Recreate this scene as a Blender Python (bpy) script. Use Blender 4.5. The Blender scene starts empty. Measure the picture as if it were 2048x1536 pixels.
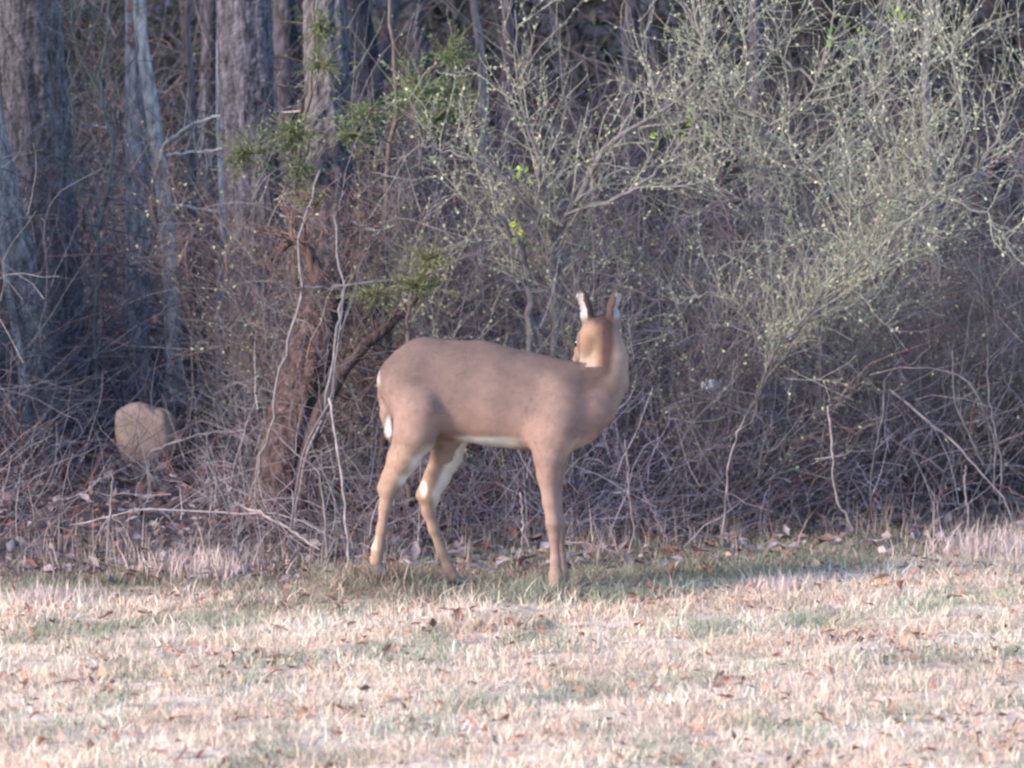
import bpy, math, random
import numpy as np
from mathutils import Vector, Matrix

rng = np.random.default_rng(11)
random.seed(11)
sc = bpy.context.scene
COL = sc.collection

# ------------------------------------------------------------------ camera
CAM = np.array([0.0, -25.0, 2.6]); PITCH = 0.073; FPX = 13625.0
cam_d = bpy.data.cameras.new('camera'); cam = bpy.data.objects.new('camera', cam_d); COL.objects.link(cam)
cam.location = CAM; cam.rotation_euler = (math.pi / 2 - PITCH, 0, 0)
cam_d.sensor_width = 36; cam_d.lens = FPX * 36 / 2048
cam_d.clip_start = 0.5; cam_d.clip_end = 3000
cam_d.dof.use_dof = True; cam_d.dof.focus_distance = 25.3; cam_d.dof.aperture_fstop = 5.6
sc.camera = cam
# ------------------------------------------------------------------ world, sun, exposure
SUN_EL, SUN_AZ = 24.0, 238.0          # compass direction the light comes from (0 = +Y, clockwise)
w = bpy.data.worlds.new('World'); sc.world = w; w.use_nodes = True
nt = w.node_tree; bg = nt.nodes['Background']
sky = nt.nodes.new('ShaderNodeTexSky'); sky.sky_type = 'NISHITA'; sky.sun_disc = False; sky.ozone_density = 4.0; sky.dust_density = .4
sky.sun_elevation = math.radians(SUN_EL); sky.sun_rotation = math.radians(SUN_AZ)
nt.links.new(sky.outputs[0], bg.inputs[0]); bg.inputs[1].default_value = 0.15
sd = bpy.data.lights.new('sun', 'SUN'); sun = bpy.data.objects.new('sun', sd); COL.objects.link(sun)
sd.energy = 2.65; sd.angle = math.radians(16); sd.color = (1.0, 0.84, 0.7)
a, e = math.radians(SUN_AZ), math.radians(SUN_EL)
sdir = Vector((math.sin(a) * math.cos(e), math.cos(a) * math.cos(e), math.sin(e)))
sun.rotation_euler = sdir.to_track_quat('Z', 'Y').to_euler()
sc.view_settings.view_transform = 'Standard'; sc.view_settings.look = 'None'
sc.view_settings.gamma = 1; sc.view_settings.use_curve_mapping = False
sc.view_settings.exposure = 1.75
sc.render.engine = 'CYCLES'
sc.cycles.filter_width = 2.5
sc.cycles.max_bounces = 5; sc.cycles.diffuse_bounces = 3
sc.cycles.use_denoising = True

# ------------------------------------------------------------------ helpers
def P(px, py, Y):
    """a point at depth Y on the line of sight of photo position px, py"""
    u = (px - 1024) / FPX; v = (768 - py) / FPX
    d = np.array([u, math.cos(PITCH) + v * math.sin(PITCH), -math.sin(PITCH) + v * math.cos(PITCH)])
    return CAM + d * ((Y - CAM[1]) / d[1])
def W(wpx, Y):            # pixel width -> metres
    return wpx * (Y - CAM[1]) / FPX

def smooth(a, b, x):
    t = np.clip((x - a) / (b - a), 0, 1); return t * t * (3 - 2 * t)
def fbm(x, y, seed, f0=1.0, octs=4):
    r = np.random.default_rng(seed); s = np.zeros(np.broadcast(x, y).shape); amp = 1.0; f = f0; tot = 0
    for o in range(octs):
        for k in range(3):
            th = r.uniform(0, 6.28); ph = r.uniform(0, 6.28); ff = f * r.uniform(.7, 1.35)
            s = s + amp * np.sin((x * math.cos(th) + y * math.sin(th)) * ff * 6.28 + ph)
        tot += 1.6 * amp; amp *= .6; f *= 2.1
    return s / tot
def bank_y(x):   # where mown grass ends and the brush begins
    return np.interp(x, [-2.2, -1.0, -.5, .4, 1.2, 2.0, 3], [1.0, 1.1, 1.25, 1.75, 2.3, 2.6, 2.8])
def pale_y(x):   # where the pale dry grass ends
    return np.interp(x, [-2.4, -1.9, -1.1, -.6, .0, .35, 1.0, 1.9, 2.4], [.35, .2, -.15, -.75, -.5, -.3, .55, 1.7, 2.0])
def ground_z(x, y):
    x = np.asarray(x, float); y = np.asarray(y, float)
    b = y - bank_y(np.clip(x, -3, 3))
    s = 0.5 * (b + np.sqrt(b * b + .3)) - 0.18
    s = np.where(s > 0, s, s * .3)
    rise = 0.115 * np.minimum(s, 14) + .05 * np.clip(s - 14, 0, 40) + .02 * np.clip(s - 6, 0, 8)
    z = rise + .012 * fbm(x, y, 3, .5, 3) * np.clip(1 - np.abs(y) / 40, 0, 1)
    z = z + .075 * np.exp(-(((x + .5) / .28) ** 2 + ((y - .0) / .5) ** 2))
    return z - 0.008

def make_mesh(name, verts, quads=None, tris=None, cols=None, smooth_sh=True):
    me = bpy.data.meshes.new(name)
    verts = np.asarray(verts, np.float32)
    nq = 0 if quads is None else len(quads); ntr = 0 if tris is None else len(tris)
    me.vertices.add(len(verts)); me.vertices.foreach_set('co', verts.ravel())
    parts = []; tot = []
    if nq: parts.append(np.asarray(quads, np.int32).ravel()); tot.append(np.full(nq, 4, np.int32))
    if ntr: parts.append(np.asarray(tris, np.int32).ravel()); tot.append(np.full(ntr, 3, np.int32))
    lv = np.concatenate(parts); tt = np.concatenate(tot)
    me.loops.add(len(lv)); me.loops.foreach_set('vertex_index', lv)
    me.polygons.add(len(tt)); st = np.zeros(len(tt), np.int32); st[1:] = np.cumsum(tt)[:-1]
    me.polygons.foreach_set('loop_start', st)
    me.polygons.foreach_set('use_smooth', np.full(len(tt), smooth_sh, bool))
    me.update(calc_edges=True)
    if cols is not None:
        c = np.ones((len(verts), 4), np.float32); c[:, :3] = cols
        at = me.color_attributes.new('Col', 'FLOAT_COLOR', 'POINT'); at.data.foreach_set('color', c.ravel())
    me.validate()
    return me
def link(name, me, mat=None, parent=None, loc=None):
    o = bpy.data.objects.new(name, me); COL.objects.link(o)
    if mat is not None and me is not None and not me.materials: me.materials.append(mat)
    if parent is not None: o.parent = parent
    if loc is not None: o.location = loc
    return o
def tag(o, label=None, cat=None, group=None, kind=None):
    for k, v in (('label', label), ('category', cat), ('group', group), ('kind', kind)):
        if v: o[k] = v
    return o
def empty(name, loc, label, cat, group=None):
    o = bpy.data.objects.new(name, None); COL.objects.link(o); o.location = loc
    return tag(o, label, cat, group)

class Buf:
    """collects tubes and leaf blades in world space, builds one mesh relative to an origin"""
    def __init__(s): s.v = []; s.q = []; s.t = []; s.c = []; s.n = 0
    def add(s, v, q=None, t=None, c=(1, 1, 1)):
        v = np.asarray(v, float); cc = np.empty((len(v), 3)); cc[:] = c
        if q is not None and len(q): s.q.append(np.asarray(q) + s.n)
        if t is not None and len(t): s.t.append(np.asarray(t) + s.n)
        s.v.append(v); s.c.append(cc); s.n += len(v)
    def tubes(s, pts, rad, k=4, col=(1, 1, 1)):
        """pts N,M,3  rad N,M  col N,3 or N,M,3 or 3"""
        pts = np.asarray(pts, float); rad = np.asarray(rad, float)
        if pts.ndim == 2: pts = pts[None]; rad = rad[None]
        N, M, _ = pts.shape
        t = np.gradient(pts, axis=1); t /= np.linalg.norm(t, axis=2, keepdims=True) + 1e-9
        mean = pts[:, -1] - pts[:, 0]; ax = np.argmin(np.abs(mean), axis=1)
        ref = np.eye(3)[ax][:, None, :]
        u = np.cross(t, ref); u /= np.linalg.norm(u, axis=2, keepdims=True) + 1e-9
        b = np.cross(t, u)
        ang = np.arange(k) / k * 2 * math.pi
        v = pts[:, :, None, :] + rad[:, :, None, None] * (u[:, :, None, :] * np.cos(ang)[None, None, :, None] + b[:, :, None, :] * np.sin(ang)[None, None, :, None])
        idx = np.arange(N * M * k).reshape(N, M, k)
        i0 = idx[:, :-1]; i1 = idx[:, 1:]
        q = np.stack([i0, np.roll(i0, -1, 2), np.roll(i1, -1, 2), i1], -1).reshape(-1, 4)
        c = np.asarray(col, float)
        if c.ndim == 1: c = np.broadcast_to(c, (N, M, 3))
        elif c.ndim == 2: c = np.broadcast_to(c[:, None], (N, M, 3))
        c = np.broadcast_to(c[:, :, None], (N, M, k, 3)).reshape(-1, 3)
        s.add(v.reshape(-1, 3), q, None, c)
    def leaves(s, p, d, nrm, L, Wd, col, fold=.15):
        """pointed leaves: p N,3 base, d N,3 direction, nrm N,3 ; 2 quads folded on the midrib"""
        p = np.asarray(p, float); N = len(p)
        d = d / (np.linalg.norm(d, axis=1, keepdims=True) + 1e-9)
        sd_ = np.cross(d, nrm); sd_ /= np.linalg.norm(sd_, axis=1, keepdims=True) + 1e-9
        up = np.cross(sd_, d)
        L = np.broadcast_to(L, N)[:, None]; Wd = np.broadcast_to(Wd, N)[:, None]
        m = p + d * L * .5
        v = np.stack([p, m + sd_ * Wd * .5 + up * Wd * fold, p + d * L, m - sd_ * Wd * .5 + up * Wd * fold, m - up * Wd * fold * .3], 1).reshape(-1, 3)
        i = np.arange(N)[:, None] * 5
        t = np.concatenate([i + [0, 1, 4], i + [1, 2, 4], i + [2, 3, 4], i + [3, 0, 4]])
        c = np.asarray(col, float)
        if c.ndim == 1: c = np.broadcast_to(c, (N, 3))
        s.add(v, None, t, np.repeat(c, 5, 0))
    def build(s, name, mat, parent=None, origin=(0, 0, 0), label=None, cat=None, group=None, kind=None, sm=True):
        v = np.concatenate(s.v) - np.asarray(origin)
        q = np.concatenate(s.q) if s.q else None; t = np.concatenate(s.t) if s.t else None
        me = make_mesh(name, v, q, t, np.concatenate(s.c), sm)
        o = link(name, me, mat, parent, None if parent is not None else origin)
        return tag(o, label, cat, group, kind)

def spline(ctrl, n):
    """Catmull-Rom through control points (rows: x, y, z, r)"""
    c = np.asarray(ctrl, float)
    if len(c) == 2: t = np.linspace(0, 1, n)[:, None]; return c[0] * (1 - t) + c[1] * t
    e_ = np.vstack([2 * c[0] - c[1], c, 2 * c[-1] - c[-2]])
    out = []
    for u in np.linspace(0, len(c) - 1 - 1e-6, n):
        i = int(u); f = u - i; a_, b_, c_, d_ = e_[i:i + 4]
        out.append(.5 * (2 * b_ + (c_ - a_) * f + (2 * a_ - 5 * b_ + 4 * c_ - d_) * f * f + (3 * b_ - a_ - 3 * c_ + d_) * f ** 3))
    return np.array(out)
def pxline(pts, n=12, jit=.0):
    """pts rows: px, py, Y, width in px -> (n,3) points, (n,) radii"""
    c = [list(P(a_[0], a_[1], a_[2])) + [W(a_[3], a_[2]) / 2] for a_ in pts]
    s = spline(c, n)
    if jit: s[1:-1, :3] += rng.normal(0, jit, (n - 2, 3))
    return s[:, :3], np.maximum(s[:, 3], .0006)
def unit(v): return v / (np.linalg.norm(v) + 1e-9)
def wander(p, d, L, n, wd, trop=(0, 0, 0)):
    out = [p]; d = unit(d); trop = np.asarray(trop, float)
    for i in range(n - 1):
        d = unit(d + rng.normal(0, wd, 3) + trop); p = p + d * (L / (n - 1)); out.append(p)
    return np.array(out)
def twig_off(pts, rads, count, Lr, wd, trop, ratio=.6, n=6, t0=.15, spread=1.0, up=.35):
    """side twigs leaving a stem -> list of (pts, rads)"""
    res = []
    for i in range(count):
        f = rng.uniform(t0, .99) * (len(pts) - 1); j = int(f); g = f - j
        p = pts[j] * (1 - g) + pts[min(j + 1, len(pts) - 1)] * g
        t = unit(pts[min(j + 1, len(pts) - 1)] - pts[j]); side = rng.normal(0, 1, 3); side -= t * side.dot(t)
        d = unit(t * rng.uniform(.2, .9) + unit(side) * spread + np.array([0, 0, up]))
        L = rng.uniform(*Lr); r = rads[j] * ratio * rng.uniform(.6, 1)
        q = wander(p, d, L, n, wd, trop)
        res.append((q, np.linspace(r, max(r * .3, .0007), n)))
    return res
def buds_on(buf, twigs, step, size, col, colvar=.25, lenf=1.5):
    ps = []; ds = []
    for pts, _ in twigs:
        seg = np.linalg.norm(np.diff(pts, axis=0), axis=1); L = seg.sum()
        m = max(1, int(L / step)); cum = np.concatenate([[0], np.cumsum(seg)])
        for s_ in (np.arange(m) + rng.uniform(0, 1, m)) / m * L:
            j = min(np.searchsorted(cum, s_) - 1, len(seg) - 1); j = max(j, 0)
            f = (s_ - cum[j]) / (seg[j] + 1e-9); ps.append(pts[j] * (1 - f) + pts[j + 1] * f)
            ds.append(unit(pts[j + 1] - pts[j]) * .7 + rng.normal(0, .7, 3))
    if not ps: return
    ps = np.array(ps); ds = np.array(ds); N = len(ps)
    c = np.asarray(col) * (1 + rng.normal(0, colvar, (N, 1))) * (1 + rng.normal(0, .06, (N, 3)))
    sz = size * rng.uniform(.6, 1.35, N)
    buf.leaves(ps, ds, rng.normal(0, 1, (N, 3)), sz * lenf, sz, np.clip(c, .02, .9), .3)

# ------------------------------------------------------------------ materials
def mat_attr(name, rough=.85, nscale=30, namt=.35, bump=0, bscale=60, stretch=(1, 1, 1), spec=.25, trans=0):
    m = bpy.data.materials.new(name); m.use_nodes = True; n = m.node_tree; L = n.links
    pb = n.nodes['Principled BSDF']; pb.inputs['Roughness'].default_value = rough
    pb.inputs['Specular IOR Level'].default_value = spec
    at = n.nodes.new('ShaderNodeAttribute'); at.attribute_name = 'Col'
    tc = n.nodes.new('ShaderNodeTexCoord'); mp = n.nodes.new('ShaderNodeMapping'); mp.inputs['Scale'].default_value = stretch
    L.new(tc.outputs['Object'], mp.inputs[0])
    nz = n.nodes.new('ShaderNodeTexNoise'); nz.inputs['Scale'].default_value = nscale; nz.inputs['Detail'].default_value = 5
    L.new(mp.outputs[0], nz.inputs['Vector'])
    mr = n.nodes.new('ShaderNodeMapRange'); mr.inputs[1].default_value = .3; mr.inputs[2].default_value = .7
    mr.inputs[3].default_value = 1 - namt; mr.inputs[4].default_value = 1 + namt
    L.new(nz.outputs['Fac'], mr.inputs[0])
    mx = n.nodes.new('ShaderNodeMix'); mx.data_type = 'RGBA'; mx.blend_type = 'MULTIPLY'; mx.inputs[0].default_value = 1
    L.new(at.outputs['Color'], mx.inputs[6]); L.new(mr.outputs[0], mx.inputs[7]); L.new(mx.outputs[2], pb.inputs['Base Color'])
    if bump:
        n2 = n.nodes.new('ShaderNodeTexNoise'); n2.inputs['Scale'].default_value = bscale; n2.inputs['Detail'].default_value = 4
        L.new(mp.outputs[0], n2.inputs['Vector'])
        bp = n.nodes.new('ShaderNodeBump'); bp.inputs['Strength'].default_value = bump; bp.inputs['Distance'].default_value = .02
        L.new(n2.outputs['Fac'], bp.inputs['Height']); L.new(bp.outputs[0], pb.inputs['Normal'])
    if trans:
        tr = n.nodes.new('ShaderNodeBsdfTranslucent'); L.new(mx.outputs[2], tr.inputs[0])
        ms = n.nodes.new('ShaderNodeMixShader'); ms.inputs[0].default_value = trans
        L.new(pb.outputs[0], ms.inputs[1]); L.new(tr.outputs[0], ms.inputs[2])
        L.new(ms.outputs[0], n.nodes['Material Output'].inputs[0])
    return m
M_ground = mat_attr('ground soil', .95, 9, .45, .6, 40, spec=.1)
M_bark = mat_attr('furrowed bark', .95, 16, .6, .9, 18, (3, 3, .9), spec=.08)
M_twig = mat_attr('twig bark', .85, 40, .3, spec=.2)
M_leaf = mat_attr('soft leaf', .7, 60, .2, spec=.25, trans=.3)
M_grass = mat_attr('dry grass', .85, 25, .15, spec=.08, trans=.35)
M_deadleaf = mat_attr('dead leaf', .85, 50, .3, spec=.15, trans=.15)
M_rock = mat_attr('lichen stone', .9, 7, .3, .35, 14, spec=.15)
M_fur = mat_attr('deer coat', .95, 16, .1, .08, 220, spec=.12)
M_eye = mat_attr('dark eye', .15, 10, .05, spec=.6)
M_hoof = mat_attr('hoof horn', .5, 40, .2, spec=.4)
M_plastic = mat_attr('crumpled film', .4, 30, .1, .3, 60, spec=.5)

# ------------------------------------------------------------------ ground sheet
def axis(lo, hi, step, far_lo, far_hi):
    core = np.arange(lo, hi + 1e-6, step); a_ = []; p = lo; s_ = step
    while p > far_lo: s_ *= 1.35; p -= s_; a_.append(p)
    b_ = []; p = core[-1]; s_ = step
    while p < far_hi: s_ *= 1.35; p += s_; b_.append(p)
    return np.concatenate([a_[::-1], core, b_])
gx = axis(-3.4, 3.4, .05, -300, 300); gy = axis(-7, 14, .06, -300, 400)
X, Y_ = np.meshgrid(gx, gy); Z = ground_z(X, Y_)
near = (np.abs(X) < 3.6) & (Y_ > -8) & (Y_ < 15)
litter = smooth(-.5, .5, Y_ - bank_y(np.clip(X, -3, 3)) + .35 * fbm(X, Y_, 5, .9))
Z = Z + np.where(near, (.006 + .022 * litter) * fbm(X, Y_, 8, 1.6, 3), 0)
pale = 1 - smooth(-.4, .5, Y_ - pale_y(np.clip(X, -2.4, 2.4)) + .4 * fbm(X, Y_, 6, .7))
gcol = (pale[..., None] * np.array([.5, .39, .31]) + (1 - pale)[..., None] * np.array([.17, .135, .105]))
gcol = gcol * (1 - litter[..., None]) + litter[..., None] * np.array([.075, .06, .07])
gcol = gcol * (1 + .18 * fbm(X, Y_, 9, 2.2))[..., None]
V = np.stack([X, Y_, Z], -1).reshape(-1, 3); ny, nx = X.shape
ii = np.arange(ny * nx).reshape(ny, nx)
gq = np.stack([ii[:-1, :-1], ii[:-1, 1:], ii[1:, 1:], ii[1:, :-1]], -1).reshape(-1, 4)
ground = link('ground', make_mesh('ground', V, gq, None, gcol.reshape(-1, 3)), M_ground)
tag(ground, 'mown dry meadow rising into a leaf strewn wood bank', None, None, 'structure')

def gpt(x, y): return np.array([x, y, float(ground_z(x, y))])
def ground_at(px, Y):
    x = (px - 1024) / FPX * (Y + 25); return gpt(x, Y)

# ------------------------------------------------------------------ trees
def trunk_mesh(pts, rads, sides, col, rough=.12, seed=0, colvar=.25):
    n = len(pts); r = np.random.default_rng(seed)
    t = np.gradient(pts, axis=0); t /= np.linalg.norm(t, axis=1, keepdims=True)
    u = np.cross(t, [0, 1, 0]); u /= np.linalg.norm(u, axis=1, keepdims=True); b = np.cross(t, u)
    ang = np.arange(sides) / sides * 2 * math.pi
    zc = np.cumsum(np.concatenate([[0], np.linalg.norm(np.diff(pts, axis=0), axis=1)]))
    A, Zz = np.meshgrid(ang, zc)
    k = rough * (.6 * np.sin(A * 7 + 2.2 * np.sin(Zz * 3.1 + seed) + seed) + .5 * np.sin(A * 11 - 1.7 * np.sin(Zz * 5.3) + 1) + (.45 * np.sin(A * 19 + 3 * np.sin(Zz * 9 + A * 2)) * np.sin(Zz * 24 + 5 * np.sin(A * 5)) if sides > 40 else 0) + r.normal(0, .4, A.shape))
    rr = rads[:, None] * (1 + k * .55)
    v = pts[:, None] + rr[..., None] * (u[:, None] * np.cos(A)[..., None] + b[:, None] * np.sin(A)[..., None])
    idx = np.arange(n * sides).reshape(n, sides)
    q = np.stack([idx[:-1], np.roll(idx[:-1], -1, 1), np.roll(idx[1:], -1, 1), idx[1:]], -1).reshape(-1, 4)
    c = np.asarray(col) * (1 + colvar * (k[..., None] / max(rough, .01)) * .6 + r.normal(0, .06 if sides < 40 else .2, A.shape)[..., None])
    c = c + .03 * np.sin(Zz * 2.3 + seed)[..., None] * np.array([1, .6, .5]) * np.asarray(col)
    return v.reshape(-1, 3), q, np.clip(c, .01, .9).reshape(-1, 3)

def crown_needles(buf, centre, R, H, n, col):
    """needle tufts through the crown's volume"""
    p = rng.normal(0, 1, (n, 3)); p /= np.linalg.norm(p, axis=1, keepdims=True); p *= rng.uniform(.25, 1, (n, 1)) ** .5
    p = centre + p * [R, R, H]; d = rng.normal(0, 1, (n, 3)) + [0, 0, .3]
    c = np.asarray(col) * rng.uniform(.6, 1.4, (n, 1))
    for k in range(3):
        buf.leaves(p + rng.normal(0, .12, (n, 3)), d + rng.normal(0, .5, (n, 3)), rng.normal(0, 1, (n, 3)), rng.uniform(.35, .7, n), rng.uniform(.09, .2, n), c, .1)

def tree(name, label, line, col, top=8.5, sides=20, kind='pine', group=None, rough=.12, limbs=(), lean=(0, 0), cat='tree', seed=0, crown=True, col2=None):
    """line: px rows from base upward inside the frame; the trunk goes on to its crown above it"""
    base = ground_at(line[0][0], line[0][2]); pts, rads = pxline(line, max(10, 5 * len(line)))
    d = unit(pts[-1] - pts[-3]); ext = []; p = pts[-1].copy(); r = rads[-1]
    m = 16; step = max(.05, (top - p[2])) / m; er = []
    for i in range(m):
        d = unit(d * .8 + np.array([lean[0], lean[1], .2]) + rng.normal(0, .025, 3)); p = p + d * step; ext.append(p); er.append(r * (1 - .75 * (i + 1) / m))
    b0 = pts[0].copy(); gz = ground_z(b0[0], b0[1])
    head = [np.array([b0[0], b0[1], min(gz - .08, b0[2] - .05)])]
    allp = np.vstack([head, pts, ext]); allr = np.concatenate([[rads[0] * 1.2], rads, er])
    # densify the visible part
    s_ = spline(np.hstack([allp, allr[:, None]]), max(60, int((allp[-1, 2] - allp[0, 2]) / (.03 if sides > 22 else .06))))
    org = np.array([b0[0], b0[1], gz])
    root = empty(name, org, label, cat, group)
    v, q, c = trunk_mesh(s_[:, :3], s_[:, 3], sides, col, rough, seed)
    if col2 is not None: f_ = smooth(.75, 1.35, v[:, 2:3]); c = c * (1 - f_) + c.mean(1, keepdims=True) / np.mean(col) * np.asarray(col2) * f_
    tb = Buf(); tb.add(v, q, None, c); tb.build('trunk', M_bark, root, org)
    if crown:
        cb = Buf(); top_p = allp[-1]
        ls = []
        for i in range(14):
            j = rng.integers(len(allp) - 11, len(allp) - 1); dd = unit(np.array([rng.normal(), rng.normal(), rng.uniform(.1, .7)]))
            ls.append((wander(allp[j], dd, rng.uniform(.8, 1.9), 6, .15, (0, 0, .05)), np.linspace(allr[j] * .45 + .006, .006, 6)))
        sub = []
        for q_, r_ in ls: sub += twig_off(q_, r_, 6, (.3, .9), .15, (0, 0, .03), .5)
        for q_, r_ in ls + sub: cb.tubes(q_, r_, 4, np.asarray(col) * .9)
        cb.build('limb', M_bark, root, org)
        fb = Buf()
        if kind == 'pine': crown_needles(fb, top_p + [0, 0, -.9], 2.0, 1.9, 520, (.045, .07, .035))
        else:
            for q_, r_ in sub: 
                tw = twig_off(q_, r_, 6, (.2, .5), .2, (0, 0, .02), .6, 4)
                for a_, b_ in tw: fb.tubes(a_, b_, 3, (.14, .11, .1))
                buds_on(fb, tw, .06, .03, (.2, .24, .12))
        fb.build('crown', M_leaf, root, org)
    for lb in limbs:
        q_, r_ = pxline(lb, 18, .003); r_ = r_ * .8; bb = Buf(); bb.tubes(q_, r_, 6, np.asarray(col) * 1.25)
        for a_, b_ in twig_off(q_, r_, 7, (.08, .3), .12, (0, 0, .0), .45): bb.tubes(a_, b_, 4, np.asarray(col) * 1.2)
        bb.build('branch', M_twig, root, org)
    return root

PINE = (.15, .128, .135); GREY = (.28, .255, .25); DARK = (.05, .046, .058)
tree('pine_tree', 'thickest dark furrowed pine trunk at the left edge of the wood',
     [(112, 808, 5.0, 150), (105, 640, 5.0, 132), (86, 380, 5.0, 128), (66, 120, 5.0, 124), (60, -40, 5.0, 124)], PINE, 11, 60, seed=1, rough=.08)
tree('leaning_tree', 'smooth grey trunk leaning across the foot of the thickest pine',
     [(98, 815, 4.2, 62), (72, 640, 4.2, 54), (36, 480, 4.2, 52), (-4, 300, 4.2, 50), (-30, 150, 4.2, 48)], GREY, 8, 18, 'bare', seed=2, lean=(-.05, 0), rough=.06)
tree('sapling', 'thin crooked sapling left of the thickest pine, at the frame edge',
     [(56, 850, 3.6, 20), (42, 720, 3.6, 18), (14, 560, 3.6, 16), (2, 440, 3.6, 15), (-14, 300, 3.6, 14)], GREY, 5, 10, 'bare', seed=3, rough=.05)
tree('slender_tree', 'straight slender brown trunk with an orange flaked patch near the top of view',
     [(282, 800, 4.6, 52), (276, 640, 4.6, 48), (275, 400, 4.6, 46), (272, 160, 4.6, 44), (272, -40, 4.6, 44)], (.24, .21, .22), 9, 18, 'pine', seed=4, rough=.06)
tree('slender_tree', 'pale grey slender trunk slanting beside the straight brown one, branching to the right',
     [(352, 800, 4.3, 38), (344, 620, 4.3, 34), (332, 430, 4.3, 31), (308, 250, 4.3, 29), (284, 80, 4.3, 26), (276, -30, 4.3, 24)], (.36, .325, .31), 7.5, 14, 'bare', seed=5, rough=.05,
     limbs=[[(326, 292, 4.2, 11), (380, 250, 4.0, 9), (450, 232, 3.8, 8), (600, 222, 3.5, 4)],
            [(334, 310, 4.2, 8), (420, 300, 3.9, 7), (520, 285, 3.5, 4)],
            [(345, 410, 4.2, 8), (440, 422, 3.9, 7), (520, 410, 3.6, 6), (590, 380, 3.4, 3)]])
tree('pine_tree', 'big furrowed pine trunk in the middle left, behind green sprays',
     [(520, 800, 3.6, 120), (516, 640, 3.6, 110), (508, 420, 3.6, 112), (494, 200, 3.6, 110), (484, -40, 3.6, 108)], (.11, .097, .112), 11, 56, seed=6, rough=.08)
LEANER = tree('pine_tree', 'leaning reddish brown pine wrapped in vines, left of the deer\'s rump',
     [(548, 1045, 1.9, 128), (568, 930, 1.95, 112), (604, 790, 2.05, 104), (636, 640, 2.2, 98), (656, 480, 2.4, 92), (658, 260, 2.7, 88), (648, -40, 3.0, 84)], (.066, .044, .043), 10, 50, seed=7, rough=.13, col2=(.085, .077, .086))
tree('forked_tree', 'dark forked trunk at the top, between the pines and the budding shrubs',
     [(742, 700, 6.0, 60), (742, 420, 6.0, 54), (744, 180, 6.0, 48), (720, 20, 6.0, 40), (700, -60, 6.0, 36)], DARK, 8, 14, 'bare', seed=8, rough=.1,
     limbs=[[(746, 200, 5.95, 34), (775, 90, 5.9, 30), (800, -40, 5.9, 26)]])
tree('sapling', 'thin pale sapling standing between the slender grey trunk and the big pine',
     [(440, 790, 4.0, 16), (438, 620, 4.0, 15), (446, 440, 4.0, 14), (438, 230, 4.0, 13), (440, -20, 4.0, 12)], (.34, .32, .33), 5, 8, 'bare', seed=9, rough=.04)
tree('sapling', 'crooked thin sapling behind and right of the slender grey trunk',
     [(412, 780, 5.2, 20), (398, 620, 5.2, 19), (384, 420, 5.2, 18), (386, 240, 5.2, 16), (374, 60, 5.2, 14), (380, -30, 5.2, 13)], (.13, .12, .128), 6, 8, 'bare', seed=10, rough=.04)
tree('sapling', 'straight thin sapling at the top centre, above the deer\'s back',
     [(972, 700, 4.4, 22), (968, 420, 4.4, 20), (962, 130, 4.4, 17), (940, -40, 4.4, 15)], (.18, .15, .155), 6, 10, 'bare', seed=12, rough=.05)
tree('sapling', 'thin leaning sapling crossing the top right corner of the wood',
     [(1880, 720, 5.0, 24), (1868, 420, 5.0, 20), (1850, 160, 5.0, 17), (1872, -40, 5.0, 14)], (.17, .15, .15), 6, 10, 'bare', seed=13, rough=.05)
# deeper trunks
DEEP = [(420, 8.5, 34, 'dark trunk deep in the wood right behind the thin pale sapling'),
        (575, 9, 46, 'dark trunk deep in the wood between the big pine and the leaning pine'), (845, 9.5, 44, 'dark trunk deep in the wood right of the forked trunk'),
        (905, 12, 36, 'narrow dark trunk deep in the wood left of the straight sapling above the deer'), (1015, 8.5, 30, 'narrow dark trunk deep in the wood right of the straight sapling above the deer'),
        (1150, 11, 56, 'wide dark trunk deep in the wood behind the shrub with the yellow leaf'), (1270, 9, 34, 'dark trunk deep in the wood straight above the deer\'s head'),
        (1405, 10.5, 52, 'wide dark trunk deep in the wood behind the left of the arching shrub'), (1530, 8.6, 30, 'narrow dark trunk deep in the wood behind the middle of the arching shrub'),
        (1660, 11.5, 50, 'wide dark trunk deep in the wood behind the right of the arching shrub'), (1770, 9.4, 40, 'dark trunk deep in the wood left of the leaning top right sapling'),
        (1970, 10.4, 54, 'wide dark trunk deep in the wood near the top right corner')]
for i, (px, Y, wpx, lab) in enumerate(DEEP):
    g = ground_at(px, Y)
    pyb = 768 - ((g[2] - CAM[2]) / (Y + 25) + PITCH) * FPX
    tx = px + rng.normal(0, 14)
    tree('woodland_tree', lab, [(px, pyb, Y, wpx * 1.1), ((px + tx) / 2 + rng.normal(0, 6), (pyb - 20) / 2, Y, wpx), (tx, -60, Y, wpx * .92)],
         np.array(DARK) * rng.uniform(.9, 1.6), rng.uniform(7, 10), 10, 'pine' if i % 2 else 'bare', 'trunks deep in the wood', seed=20 + i)

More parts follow.
